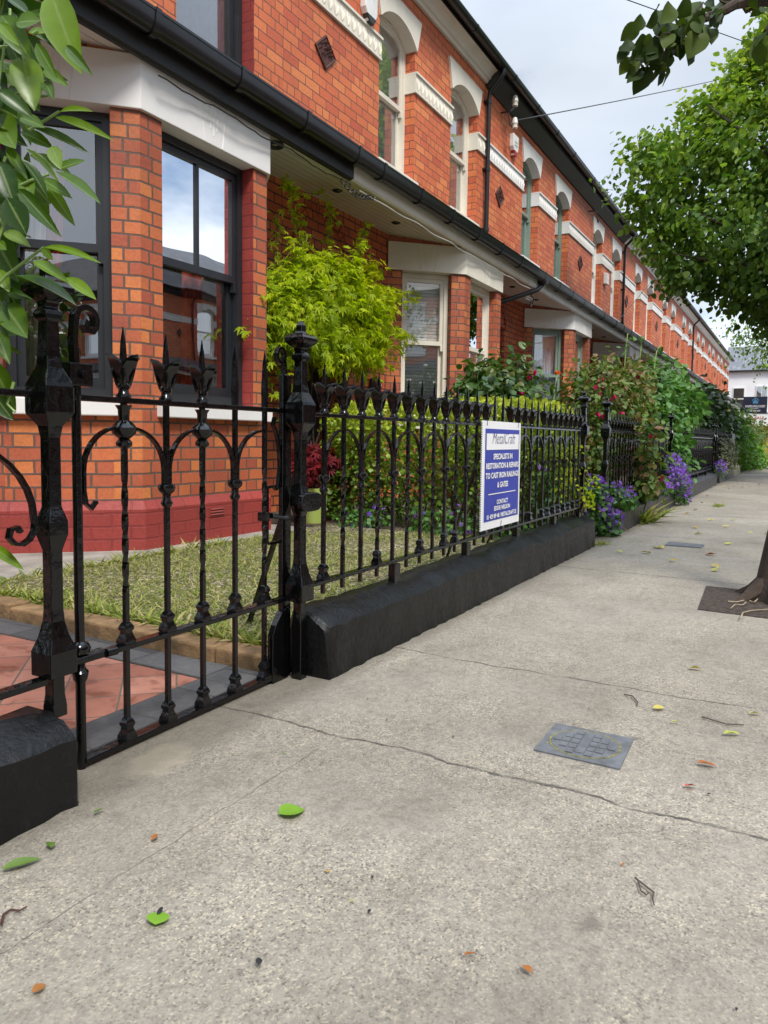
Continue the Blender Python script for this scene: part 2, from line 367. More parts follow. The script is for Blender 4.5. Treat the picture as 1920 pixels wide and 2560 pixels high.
def leaf_mesh(name, P, D, Nn, Ln, mat, parent, tmpl=T_OV, wid=1.0, rnd=None, curl=0):
    P = np.asarray(P, float); n = len(P); D = unit(np.asarray(D, float)); B = unit(np.cross(Nn, D)); Nn = np.cross(D, B)
    t, F = tmpl; Ln = np.broadcast_to(np.asarray(Ln, float), (n,))
    z = t[None, :, 2]-np.broadcast_to(np.asarray(curl, float), (n,))[:, None]*t[None, :, 0]**2
    V = P[:, None]+Ln[:, None, None]*(t[None, :, 0, None]*D[:, None]+wid*t[None, :, 1, None]*B[:, None]+z[..., None]*Nn[:, None])
    k = len(t); fl = np.concatenate([np.array(f) for f in F]); fn = np.array([len(f) for f in F])
    loops = (np.arange(n)[:, None]*k+fl[None]).ravel(); fns = np.tile(fn, n)
    if rnd is None: rnd = rng.random(n)
    return mesh_fast(name, V.reshape(-1, 3), fns, loops, mat, parent, np.repeat(rnd, k), np.tile(np.arange(k) % 3 == 1, n) if k == 24 else None)
def rand_dirs(n, down=.0, spread=1.0):
    d = rng.normal(size=(n, 3))*spread; d[:, 2] -= down; return unit(d)
def blob_leaves(name, C, Rr, n, Ln, mat, parent, tmpl=T_OV, wid=1., down=.5, up=1.0, shell=.55, clump=0, curl=.1, cl_r=.12):
    """leaves through a union of ellipsoids (C centres, Rr radii), thicker towards the skin, gathered in clumps"""
    C = np.atleast_2d(C); Rr = np.atleast_2d(Rr); vol = np.prod(Rr, 1)**.75; k = rng.choice(len(C), n if not clump else clump, p=vol/vol.sum())
    u = unit(rng.normal(size=(len(k), 3))); rad = shell+(1-shell)*rng.random(len(k))**.6
    cc = C[k]+u*rad[:, None]*Rr[k]
    if clump:
        i = rng.integers(0, clump, n); P = cc[i]+rng.normal(size=(n, 3))*cl_r; u = u[i]; tone = rng.random(clump)[i]
    else: P = cc; tone = rng.random(n)
    D = rand_dirs(n, down)+u*.7; Nn = rng.normal(size=(n, 3))*.5+u*.5+np.array([0, 0, up])
    L_ = Ln*(.65+.6*rng.random(n))
    return leaf_mesh(name, P, D, Nn, L_, mat, parent, tmpl, wid, np.clip(.55*rng.random(n)+.45*tone, 0, 1), curl)
def arc(cx, cz, r, a0, a1, n): return [(cx+r*math.cos(R(a0+(a1-a0)*i/n)), cz+r*math.sin(R(a0+(a1-a0)*i/n))) for i in range(n+1)]
def text_mb(mb, s, T, size, sx=1.0, shear=0, align='CENTER', wt=.012):
    """lettering turned into a flat mesh through the frame T(right, up) -> world"""
    c = bpy.data.curves.new('lettering', 'FONT'); c.body = s; c.size = size; c.align_x = align; c.shear = shear; c.resolution_u = 3; c.offset = size*wt
    o = bpy.data.objects.new('lettering', c); me = bpy.data.meshes.new_from_object(o)
    mb.add([T(v.co.x*sx, v.co.y) for v in me.vertices], [tuple(p.vertices) for p in me.polygons])
    bpy.data.objects.remove(o); bpy.data.meshes.remove(me); bpy.data.curves.remove(c)

# ------------------------------------------------------------------ houses
YW, YB = 4.18, 3.51           # main wall, bay front
BX0, BX1 = 2.64, 3.85         # bay front corners (from the house's left party line)
HW = 4.80
def wall_front(mb, x0, x1, z0, z1, holes, y, dep):
    xs = sorted({x0, x1, *[h[0] for h in holes], *[h[1] for h in holes]}); zs = sorted({z0, z1, *[h[2] for h in holes], *[h[3] for h in holes]})
    ins = lambda a, b: any(h[0]-1e-6 < a < h[1]+1e-6 and h[2]-1e-6 < b < h[3]+1e-6 for h in holes)
    for a, b in zip(xs, xs[1:]):
        for c, d in zip(zs, zs[1:]):
            if not ins((a+b)/2, (c+d)/2): mb.quad((a, y, c), (b, y, c), (b, y, d), (a, y, d))
    for h in holes:
        a, b, c, d = h
        mb.quad((a, y, c), (a, y+dep, c), (a, y+dep, d), (a, y, d)); mb.quad((b, y+dep, c), (b, y, c), (b, y, d), (b, y+dep, d))
        mb.quad((a, y, d), (b, y, d), (b, y+dep, d), (a, y+dep, d)); mb.quad((a, y, c), (a, y+dep, c), (b, y+dep, c), (b, y, c))
def frame_T(o, dx, dy):
    """frame on a wall: s to the right seen from outside, d into the wall, z up"""
    def T(s, d, z): return (o[0]+dx*s-dy*d, o[1]+dy*s+dx*d, z)
    return T
def sash_window(parent, T, s0, s1, z0, z1, mat, d0=.12, arch=0, style='blind', bar=0, hornlight=True):
    """a sash window as a part: frame, panes and what hangs behind them"""
    fw = .05; zm = z0+(z1-z0)*.53 if not arch else z0+(z1-z0)*.5
    m = MB(T)
    m.box(s0, s0+fw, d0, d0+.09, z0, z1); m.box(s1-fw, s1, d0, d0+.09, z0, z1); m.box(s0+fw, s1-fw, d0, d0+.09, z1-fw, z1); m.box(s0+fw, s1-fw, d0, d0+.09, z0, z0+.055)
    a, b = s0+fw, s1-fw; st = .042
    def sash(d, c, e, bot):
        m.box(a, a+st, d, d+.038, c, e); m.box(b-st, b, d, d+.038, c, e); m.box(a+st, b-st, d, d+.038, c, c+bot); m.box(a+st, b-st, d, d+.038, e-.045, e)
    sash(d0+.018, zm-.02, z1-fw, .05); sash(d0+.058, z0+.055, zm+.03, .07)
    m.box(a, a+.03, d0+.012, d0+.05, zm-.085, zm-.02); m.box(b-.03, b, d0+.012, d0+.05, zm-.085, zm-.02)      # horns
    if bar: m.box((a+b)/2-.012, (a+b)/2+.012, d0+.02, d0+.05, zm+.03, z1-fw-.045)
    if arch:                                          # curved head closing the top of the frame
        hw = (s1-s0)/2; cx = (s0+s1)/2; rr = (hw*hw+arch*arch)/(2*arch); zc = z1+.012-rr
        inner = [(x, z) for x, z in arc(cx, zc, rr-.075, 180-math.degrees(math.acos(-hw/rr)) if 0 else 90+math.degrees(math.asin(hw/rr)), 90-math.degrees(math.asin(hw/rr)), 12)]
        poly = [(s0, d0+.004, z1+.002), *[(min(max(x, s0), s1), d0+.004, z) for x, z in inner], (s1, d0+.004, z1+.002)]
        m.prism(poly, (0, .07, 0))
    wo = m.build('window', mat, parent)
    g = MB(T)
    g.quad((a+st-.004, d0+.036, zm+.028), (b-st+.004, d0+.036, zm+.028), (b-st+.004, d0+.036, z1-fw-.04), (a+st-.004, d0+.036, z1-fw-.04))
    g.build('pane', M['glass'], wo)
    g = MB(T)
    g.quad((a+st-.004, d0+.076, z0+.12), (b-st+.004, d0+.076, z0+.12), (b-st+.004, d0+.076, zm-.012), (a+st-.004, d0+.076, zm-.012))
    g.build('pane', M['glass'], wo)
    r = MB(T); D = d0+1.1                             # the room behind, open to the glass
    e = .015
    for q in (((s0+e,D,z0),(s1-e,D,z0),(s1-e,D,z1),(s0+e,D,z1)), ((s0+e,d0+.1,z0),(s0+e,D,z0),(s0+e,D,z1),(s0+e,d0+.1,z1)), ((s1-e,D,z0),(s1-e,d0+.1,z0),(s1-e,d0+.1,z1),(s1-e,D,z1)),
              ((s0+e,d0+.1,z0+.01),(s1-e,d0+.1,z0+.01),(s1-e,D,z0+.01),(s0+e,D,z0+.01)), ((s0+e,D,z1-.01),(s1-e,D,z1-.01),(s1-e,d0+.1,z1-.01),(s0+e,d0+.1,z1-.01))): r.quad(*q)
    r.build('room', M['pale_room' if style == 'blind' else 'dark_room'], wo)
    if style == 'blind':
        bl = MB(T); n = int((z1-z0-.10)/.040)
        for i in range(n):
            z = z0+.06+i*.040; bl.quad((a+.004, d0+.108, z), (b-.004, d0+.108, z), (b-.004, d0+.097, z+.0345), (a+.004, d0+.097, z+.0345))
        bl.build('blind', M['slat'], wo)
    elif style in ('curtain_white', 'curtain_pair', 'curtain_cream'):
        spans = [(a, b)] if style == 'curtain_white' else [(a, a+(b-a)*.27), (b-(b-a)*.27, b)]
        for p0, p1 in spans:
            cu = MB(T); k = 26
            pts = [(p0+(p1-p0)*i/k, d0+.14+.014*math.sin(i*1.9+p0*7), 0) for i in range(k+1)]
            cu.add([(s, d, z) for z in (z0+.06, z1-.06) for s, d, _ in pts], [(i, i+1, k+2+i, k+1+i) for i in range(k)], True)
            cu.build('curtain', M['curtain_white' if style != 'curtain_cream' else 'curtain_cream'], wo)
        if style == 'curtain_white':
            pe = MB(T); k = 30
            pe.add([(a+(b-a)*i/k, d0+.12, z1-.06) for i in range(k+1)]+[(a+(b-a)*i/k, d0+.12, z1-.30-.035*abs(math.cos(i*.52))) for i in range(k+1)], [(i, i+1, k+2+i, k+1+i) for i in range(k)])
            pe.build('pelmet', M['curtain_cream'], wo)
    return wo

SPRING, CROWN, HEADT = 5.30, 5.475, 5.66
def make_house(root, win='white', lintel='white', eave='white', fascia='white', styles=('blind', 'blind', 'blind', 'blind'), red=False, near=True, sill=True, wr=HW):
    MW = M[win]; LT = M['lintel_'+lintel]
    up = [(1.72, 2.57, 3.78, 5.50), (3.62, 4.52, 3.78, 5.50)]
    m = MB(); wall_front(m, 0, wr, 3.2, 5.96, up, YW, .13); o = m.build('upper_wall', M['brick_up'], root)
    if red:
        for a, b, c_, d_ in up: MB().quad((b-.002, YW+.13, c_), (b-.002, YW, c_), (b-.002, YW, d_), (b-.002, YW+.13, d_)).build('painted_reveal', M['brick_red_paint'], root)
    # ground floor wall with the arched porch doorway
    dx0, dx1 = .27, 1.05
    m = MB(); wall_front(m, 0, BX0-.6, 0, 3.2, [(dx0, dx1, 0, 2.50)], YW+.004, .35); gw = m.build('ground_wall', M['brick_porch'], root)
    MB().quad((BX1+.6, YW+.004, 0), (wr, YW+.004, 0), (wr, YW+.004, 3.2), (BX1+.6, YW+.004, 3.2)).build('ground_wall', M['brick_porch'], root)
    m = MB()
    for i in range(17):                               # ring of arch bricks round the fanlight
        a0, a1 = R(180*i/17+.9), R(180*(i+1)/17-.9); cx, cz = .66, 2.46
        m.prism([(cx+r*math.cos(a), YW-.012, cz+r*math.sin(a)) for r, a in ((.40, a0), (.40, a1), (.52, a1), (.52, a0))], (0, .03, 0))
    m.build('door_arch', M['brick_porch'], root)
    d = MB().box(dx0, dx1, YW+.30, YW+.36, 0.02, 2.05).box(dx0, dx1, YW+.28, YW+.37, 2.05, 2.12)
    for px in (.33, .69):
        for pz, ph in ((.2, .7), (1.05, .85)): d.box(px, px+.3, YW+.285, YW+.31, pz, pz+ph)
    do = d.build('door', M['door_paint'], root, .004)
    MB().lathe([(.0, 0), (.025, .0), (.03, .02), (.018, .04), (0, .045)], (.36, YW+.27, 1.05), 8).build('door_handle', M['porcelain'], do)
    MB().box(dx0, dx1, YW+.32, YW+.33, 2.12, 2.5).build('fanlight', M['glass'], do)
    # arch heads and sills of the two upper windows
    for s0, s1, z0, z1 in up:
        hw = (s1-s0)/2; cx = (s0+s1)/2; rise = CROWN-SPRING; rr = (hw*hw+rise*rise)/(2*rise); th = math.degrees(math.asin(hw/rr))
        inn = arc(cx, CROWN-rr, rr, 90+th, 90-th, 14)
        poly = [(s0-.015, YW-.028, SPRING), (s0-.115, YW-.028, HEADT), (s1+.115, YW-.028, HEADT), (s1+.015, YW-.028, SPRING)]+[(x, YW-.028, z) for x, z in reversed(inn)]
        h = MB().prism(poly, (0, .155, 0)).build('arch_head', LT, root)
        k = MB()
        for t in (-1, 1): k.prism([(cx+t*.060, YW-.031, CROWN-.005), (cx+t*.064, YW-.031, CROWN-.005), (cx+t*.094, YW-.031, HEADT-.01), (cx+t*.090, YW-.031, HEADT-.01)], (0, .0035, 0))
        k.build('keystone_joint', M['cream'], h)
        sash_window(root, frame_T((0, YW), 1, 0), s0+.004, s1-.004, z0, CROWN-.01, MW, .125, arch=rise, style=styles[0] if s0 < 3 else styles[1])
        if sill: MB().box(s0-.05, s1+.05, YW-.05, YW+.14, 3.70, 3.785).build('window_sill', LT, root, .006)
    # moulded string band, broken by the windows
    for a, b in ((0, 1.735), (2.555, 3.635), (4.505, wr)):
        m = MB().box(a+.001, b-.001, YW-.02, YW+.127, 4.83, 5.05).box(a, b, YW-.04, YW+.129, 5.035, 5.06).box(a, b, YW-.028, YW+.128, 4.825, 4.845)
        sb = m.build('string_band', LT, root)
        n = int((b-a)/.105)
        if near and n:
            r_ = MB()
            for i in range(n):                       # raised acanthus sprays
                x = a+(b-a)*(i+.5)/n
                for dx, dz, hh in ((-.03, .0, .045), (0, .01, .06), (.03, 0, .045)):
                    r_.loft([[(x+dx*.4-.004, YW-.018, 4.865), (x+dx*.4+.004, YW-.018, 4.865), (x+dx*.4, YW-.03, 4.87)],
                             [(x+dx-.014, YW-.018, 4.92+dz), (x+dx+.014, YW-.018, 4.92+dz), (x+dx, YW-.038, 4.92+dz)],
                             [(x+dx*1.3-.004, YW-.018, 4.93+dz+hh), (x+dx*1.3+.004, YW-.018, 4.93+dz+hh), (x+dx*1.3, YW-.024, 4.93+dz+hh)]])
            r_.build('leaf_moulding', LT, sb)
    # diamond terracotta plaque
    cx, cz = .66, 4.44; q = MB()
    dia = lambda s, y: [(cx, y, cz+.165*s), (cx+.18*s, y, cz), (cx, y, cz-.165*s), (cx-.18*s, y, cz)]
    q.loft([dia(1, YW), dia(1, YW-.018), dia(.9, YW-.024), dia(.84, YW-.012)], False, False); q.add(dia(.84, YW-.012), [(0, 1, 2, 3)])
    if near:
        for k in range(26):
            a = random.random()*6.28; r_ = .8*random.random()**.5; u_, v_ = r_*math.cos(a), r_*math.sin(a)
            if abs(u_)+abs(v_) < .78: q.lathe([(.0, -.0), (.012, .0), (.014, .010), (.006, .018), (0, .02)], (0, 0, 0), 5) if 0 else q.tube([(cx+.18*u_-.014, YW-.014, cz+.165*v_-.01), (cx+.18*u_, YW-.034, cz+.165*v_), (cx+.18*u_+.01, YW-.014, cz+.165*v_+.016)], [.006, .011, .005], 5)
    q.build('plaque', M['terracotta_dark'], root)
    # eaves: cornice, gutter, roof
    EM = M['black_board'] if eave == 'black' else (M['cream'] if eave == 'cream' else M['white'])
    prof = [(YW-.003, 5.84), (YW-.035, 5.842), (YW-.05, 5.875), (YW-.075, 5.885), (YW-.10, 5.93), (YW-.16, 5.975), (YW-.19, 5.985), (YW-.20, 6.02), (YW+.02, 6.02)] if eave != 'black' else [(YW-.003, 5.80), (YW-.03, 5.80), (YW-.19, 5.93), (YW-.20, 6.02), (YW+.02, 6.02)]
    MB().prism([(0, y, z) for y, z in prof], (wr, 0, 0)).build('cornice', EM, root)
    def gutter(name, y, z, r, mat, parent, clips, x0=0, x1=wr, deep=1.0):
        m = MB(); n = 9; ring = lambda rr, x: [(x, y+rr*math.copysign(abs(math.cos(R(180+180*i/n)))**.8, math.cos(R(180+180*i/n))), z-deep*rr*abs(math.sin(R(180+180*i/n)))**.75) for i in range(n+1)]
        A, B = ring(r, x0), ring(r, x1); A2, B2 = ring(r-.006, x0), ring(r-.006, x1)
        m.add(A+B+A2+B2, [(i, i+1, n+2+i, n+1+i) for i in range(n)]+[(2*n+2+i, 3*n+3+i, 3*n+4+i, 2*n+3+i) for i in range(n)]+[(0, n+1, 3*n+3, 2*n+2), (n, 2*n+2+n, 3*n+3+n, 2*n+1)], True)
        m.box(x0, x1, y-r-.004, y-r+.008, z-.006, z+.010)
        for c in clips:
            m.loft([ring(r+.007, c-.022), ring(r+.007, c+.022)], True, False); m.box(c-.022, c+.022, y-r-.008, y-r+.008, z-.008, z+.014)
        return m.build(name, mat, parent)
    GM = M['black_pvc'] if near else M['grey_gutter']
    gutter('gutter', YW-.27, 6.045, .06, GM, root, [x for x in np.arange(.4, wr, 1.1)])
    MB().box(0, wr, YW-.205, YW-.195, 5.97, 6.06).build('eaves_board', M['black_board'], root)
    MB().prism([(0, YW-.28, 6.06), (0, YW+3.6, 8.6), (0, YW+3.6, 8.54), (0, YW-.27, 6.03)], (wr, 0, 0)).build('roof', M['slate'], root)
    # veranda roof over porch and bay
    FM = M['black_board'] if fascia == 'black' else (M['cream'] if fascia == 'cream' else M['white'])
    MB().prism([(0, 3.40, 3.14), (0, YW-.002, 3.52), (0, YW-.002, 3.48), (0, 3.41, 3.10)], (wr, 0, 0)).build('veranda_roof', M['slate'], root)
    MB().prism([(0, 3.435, 2.935), (0, 3.45, 2.92), (0, 3.475, 2.92), (0, 3.475, 3.12), (0, 3.435, 3.12)], (wr, 0, 0)).build('fascia', FM, root)
    VM = M['grey_gutter'] if fascia == 'white' else M['black_pvc']
    gutter('veranda_gutter', 3.368, 3.138, .062, VM, root, [x for x in np.arange(.35, wr, .75)], deep=1.9)
    if fascia == 'black': MB().box(0, wr, 3.425, 3.436, 2.93, 3.08).build('fascia_board', M['black_board'], root)
    sf = MB()
    k = 9; ys = [3.472+(YW+.01-3.472)*i/k for i in range(k+1)]; zf = lambda y: 2.962+(y-3.472)*.10
    for i in range(k): sf.quad((0, ys[i]+.004, zf(ys[i])), (wr, ys[i]+.004, zf(ys[i])), (wr, ys[i+1], zf(ys[i+1])), (0, ys[i+1], zf(ys[i+1]))); sf.quad((0, ys[i], zf(ys[i])+.008), (wr, ys[i], zf(ys[i])+.008), (wr, ys[i]+.004, zf(ys[i])+.008), (0, ys[i]+.004, zf(ys[i])+.008))
    sf.build('soffit', M['cream'] if fascia == 'cream' else M['lintel_white'], root)
    for x in (1.49, .35): MB().lathe([(.045, 0), (.05, -.006), (.036, -.014), (.034, .01)], (x, 3.82, zf(3.82)), 14).build('spotlight', M['dark_fitting'] if near else M['white'], root)
    # canted bay
    c = .70710678; FL = (YW-YB)/c
    Tl = frame_T((BX0-(YW-YB), YW), c, -c); Tf = frame_T((BX0, YB), 1, 0); Tr = frame_T((BX1, YB), c, c)
    fw_ = BX1-BX0; zs, zl = .93, 2.645
    specs = [(Tl, FL, FL-.77, FL-.167, styles[2]), (Tf, fw_, .175, fw_-.155, styles[3]), (Tr, FL, .167, .77, styles[2])]
    pb = MB(); pp = MB()
    for T, ln, a, b, st in specs:
        pb.T = T
        wf = [(a, b, zs, zl)]
        xs = [0, a, b, ln]
        for x0_, x1_ in ((0, a), (b, ln)): pb.quad((x0_, 0, .30), (x1_, 0, .30), (x1_, 0, zl), (x0_, 0, zl))
        pb.quad((a, 0, .30), (b, 0, .30), (b, 0, zs), (a, 0, zs)); pb.quad((0, .012, zl), (ln, .012, zl), (ln, .012, 3.10), (0, .012, 3.10))
        for q in (((a, 0, zs), (a, .14, zs), (a, .14, zl), (a, 0, zl)), ((b, .14, zs), (b, 0, zs), (b, 0, zl), (b, .14, zl))):
            if red: MB(T).quad(*q).build('painted_reveal', M['brick_red_paint'], root)
            else: pb.quad(*q)
    pb.build('bay_wall', M['brick_bay'], root)
    for T, ln, a, b, st in specs:
        sash_window(root, T, a+.004, b-.004, zs+.012, zl-.004, MW, .10, style=st, bar=1 if (red and T is Tf) else 0)
    # continuous pieces wrapped round the bay: plinth, sills, lintel
    def wrap(prof, ext=.0):                           # prof: (projection, z), outline closed
        rings = []
        t8 = math.tan(R(22.5))
        for i, (px, py, e) in enumerate(((BX0-(YW-YB), YW, 0), (BX0, YB, 1), (BX1, YB, 1), (BX1+(YW-YB), YW, 0))):
            ring = []
            for p, z in prof:
                if i == 0: ring.append((px-p*c*1.0+(0), py-p*c+0, z))
                elif i == 1: ring.append((px-p*t8, py-p, z))
                elif i == 2: ring.append((px+p*t8, py-p, z))
                else: ring.append((px+p*c, py-p*c, z))
            rings.append(ring)
        return rings
    PM = M['brick_red_paint'] if red else M['brick_bay']
    MB().loft(wrap([(-.05, 0), (.036, 0), (.036, .262), (.002, .315), (-.05, .315)]), True, False).build('bay_plinth', PM, root)
    lt = MB().loft(wrap([(-.14, zl), (.024, zl), (.024, zl+.31), (-.14, zl+.33)]), True, False).build('bay_lintel', LT, root, .004)
    for T, ln, a, b, st in specs:
        kj = MB(T); cx = (a+b)/2
        for u0, u1, z0_, z1_ in ((-.085, -.125, zl+.005, zl+.31), (.085, .125, zl+.005, zl+.31), (-.028, -.044, zl+.10, zl+.27), (0, 0, zl+.06, zl+.27), (.028, .044, zl+.10, zl+.27)):
            kj.tube([(cx+u0, -.0245, z0_), (cx+u1, -.0245, z1_)], .004, 4)
        kj.build('keystone_flute', LT, lt)
    for T, ln, a, b, st in specs: MB(T).box(a-.055, b+.07, -.062, .135, zs-.10, zs).build('window_sill', LT, root, .007)
    # downpipe at the party line
    return root

def downpipe(root, x):
    m = MB(); m.tube([(x, YW-.27, 6.0), (x, YW-.27, 5.93), (x, YW-.2, 5.84), (x, YW-.075, 5.72), (x, YW-.06, 5.6), (x, YW-.06, 3.50)], .034, 10)
    for z in (5.55, 4.6, 3.75): m.lathe([(.034, 0), (.043, .0), (.043, .05), (.034, .05)], (x, YW-.06, z), 10); m.box(x-.06, x+.06, YW-.03, YW+.001, z+.012, z+.038)
    return m.build('downpipe', M['black_pvc'], root)

# ------------------------------------------------------------------ ground
def N_map(t, src, a, b):
    g = N(t, 'ShaderNodeMapRange', {'From Min': a, 'From Max': b}); t.links.new(src, g.inputs[0]); return g.outputs[0]
def concrete():
    m, t = NT('worn_concrete_pavement'); v = coords(t)
    sx = N(t, 'ShaderNodeSeparateXYZ'); t.links.new(v, sx.inputs[0])
    big = noise(t, v, 1.1, 5, .6); mid = noise(t, v, 5.5, 5, .65); fine = noise(t, v, 120, 3, .7); med = noise(t, v, 38, 4, .7)
    c = ramp(t, big, [(.34, (.200, .177, .143)), (.5, (.247, .221, .182)), (.66, (.292, .264, .220))])
    c = mixc(t, .6, c, ramp(t, mid, [(.32, (.76, .75, .73)), (.5, (1, 1, 1)), (.68, (1.14, 1.13, 1.11))]), 'MULTIPLY')
    c = mixc(t, .7, c, ramp(t, med, [(.32, (.70, .69, .68)), (.5, (1, 1, 1)), (.7, (1.22, 1.21, 1.18))]), 'MULTIPLY')
    vo = N(t, 'ShaderNodeTexVoronoi', {'Scale': 290.0, 'Randomness': 1.0}); t.links.new(v, vo.inputs['Vector'])
    cs = N(t, 'ShaderNodeSeparateColor'); t.links.new(vo.outputs['Color'], cs.inputs[0])
    st = ramp(t, cs.outputs[0], [(0, (.42, .40, .40)), (.10, (.62, .60, .58)), (.18, (.95, .95, .95)), (.74, (1.05, 1.04, 1)), (.86, (1.4, 1.36, 1.25)), (1, (1.75, 1.68, 1.5))])
    expo = ramp(t, noise(t, v, 2.3, 4, .6), [(.36, (.25,)*3), (.60, (.95,)*3)])
    c = mixc(t, expo, c, mixc(t, 1.0, c, st, 'MULTIPLY'))
    c = mixc(t, .45, c, ramp(t, fine, [(.3, (.62,)*3), (.7, (1.32, 1.31, 1.28))]), 'MULTIPLY')
    wv = noise(t, v, 3.0, 5, .65)
    def line(axis, p, wdt, amp):
        a = N(t, 'ShaderNodeMath', operation='MULTIPLY_ADD'); a.inputs[1].default_value = amp; t.links.new(wv, a.inputs[0])
        b = N(t, 'ShaderNodeMath', operation='SUBTRACT'); b.inputs[1].default_value = p+amp*.5; t.links.new(sx.outputs[axis], b.inputs[0]); t.links.new(b.outputs[0], a.inputs[2])
        d = N(t, 'ShaderNodeMath', operation='ABSOLUTE'); t.links.new(a.outputs[0], d.inputs[0])
        g = N(t, 'ShaderNodeMapRange', {'From Min': wdt*.4, 'From Max': wdt*1.4, 'To Min': 1.0, 'To Max': 0.0}); t.links.new(d.outputs[0], g.inputs[0]); return g.outputs[0]
    acc = None
    for ax, p, wd, am in ((0, 1.475, .0042, .10), (0, 2.20, .0035, .09), (0, 4.15, .005, .08), (0, 5.9, .005, .06), (0, 7.9, .006, .1), (0, 9.6, .007, .06), (0, 11.6, .008, .06), (0, 14.2, .01, .06), (0, 18, .012, .05), (1, .935, .0012, .05)):
        l = line(ax, p, wd, am)
        if ax == 1:
            q = N(t, 'ShaderNodeMath', operation='LESS_THAN'); q.inputs[1].default_value = 1.49; t.links.new(sx.outputs[0], q.inputs[0])
            k = N(t, 'ShaderNodeMath', operation='MULTIPLY'); t.links.new(l, k.inputs[0]); t.links.new(q.outputs[0], k.inputs[1]); k2 = N(t, 'ShaderNodeMath', operation='MULTIPLY'); k2.inputs[1].default_value = .4; t.links.new(k.outputs[0], k2.inputs[0]); l = k2.outputs[0]
        if acc is None: acc = l
        else:
            k = N(t, 'ShaderNodeMath', operation='MAXIMUM'); t.links.new(acc, k.inputs[0]); t.links.new(l, k.inputs[1]); acc = k.outputs[0]
    dv = N(t, 'ShaderNodeVectorMath', operation='DISTANCE'); sc = N(t, 'ShaderNodeMapping'); sc.inputs['Scale'].default_value = (.75, 1.5, 0); t.links.new(v, sc.inputs[0]); t.links.new(sc.outputs[0], dv.inputs[0]); dv.inputs[1].default_value = (.87, 1.80, 0)
    nn = N(t, 'ShaderNodeMath', operation='MULTIPLY_ADD'); nn.inputs[1].default_value = .22; t.links.new(mid, nn.inputs[0]); t.links.new(dv.outputs['Value'], nn.inputs[2])
    c = mixc(t, ramp(t, nn.outputs[0], [(.165, (.5,)*3), (.205, (0,)*3)]), c, (.50, .43, .31))       # pale new mortar by the gate
    sv = N(t, 'ShaderNodeTexVoronoi', {'Scale': 3.1, 'Randomness': 1.0}); wv2 = N(t, 'ShaderNodeVectorMath', operation='ADD'); nz_ = N(t, 'ShaderNodeTexNoise', {'Scale': 22.0, 'Detail': 3.0}); t.links.new(v, nz_.inputs['Vector'])
    s2 = N(t, 'ShaderNodeVectorMath', operation='SCALE'); s2.inputs['Scale'].default_value = .05; t.links.new(nz_.outputs['Color'], s2.inputs[0]); t.links.new(v, wv2.inputs[0]); t.links.new(s2.outputs[0], wv2.inputs[1]); t.links.new(wv2.outputs[0], sv.inputs['Vector'])
    c = mixc(t, ramp(t, sv.outputs['Distance'], [(.035, (.55,)*3), (.075, (0,)*3)]), c, (.10, .085, .068))       # gum, oil and leaf stains
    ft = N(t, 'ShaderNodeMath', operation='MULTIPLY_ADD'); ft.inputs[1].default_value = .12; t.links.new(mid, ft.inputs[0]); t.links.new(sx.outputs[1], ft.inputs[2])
    c = mixc(t, ramp(t, ft.outputs[0], [(0, (0,)*3), (1, (1,)*3)]) if 0 else ramp(t, N_map(t, ft.outputs[0], 1.175, 1.255), [(0, (0,)*3), (1, (.6,)*3)]), c, (.085, .072, .052))     # grit along the walls, darkened as painted contact shade to ground them
    brk = ramp(t, noise(t, v, 9, 4, .7), [(.34, (.15,)*3), (.56, (1,)*3)]); cr = mixc(t, 1.0, acc, brk, 'MULTIPLY')
    c = mixc(t, cr, c, (.07, .062, .05))
    inv = N(t, 'ShaderNodeInvert'); t.links.new(cr, inv.inputs['Color'])
    nr = bump(t, med, .22, .006); nr = bump(t, fine, .35, .003, nr); nr = bump(t, vo.outputs['Distance'], .2, .002, nr); nr = bump(t, inv.outputs[0], .7, .008, nr)
    bsdf(t, c, .88, nr); return m
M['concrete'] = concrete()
M['asphalt'] = plain('asphalt_road', (.05, .05, .05), .9, .25, 40, 150, .5, .004)
M['soil'] = plain('dark_garden_soil', (.075, .055, .035), .95, .5, 30, 60, .8, .02)
def mulch():
    m, t = NT('lawn_soil_with_clippings'); v = coords(t)
    vo = N(t, 'ShaderNodeTexVoronoi', {'Scale': 75.0}); t.links.new(v, vo.inputs['Vector']); cs = N(t, 'ShaderNodeSeparateColor'); t.links.new(vo.outputs['Color'], cs.inputs[0])
    c = ramp(t, cs.outputs[0], [(0, (.045, .038, .022)), (.4, (.11, .095, .05)), (.65, (.19, .16, .09)), (.85, (.34, .29, .19)), (1, (.55, .48, .36))])
    c = mixc(t, .6, c, ramp(t, noise(t, v, 3, 4), [(.35, (.5, .5, .42)), (.65, (1.15, 1.1, 1.0))]), 'MULTIPLY')
    bsdf(t, c, .95, bump(t, vo.outputs['Distance'], .8, .012)); return m
M['mulch'] = mulch()
M['path_concrete'] = plain('old_concrete_path', (.27, .25, .215), .9, .3, 6, 90, .4, .005)
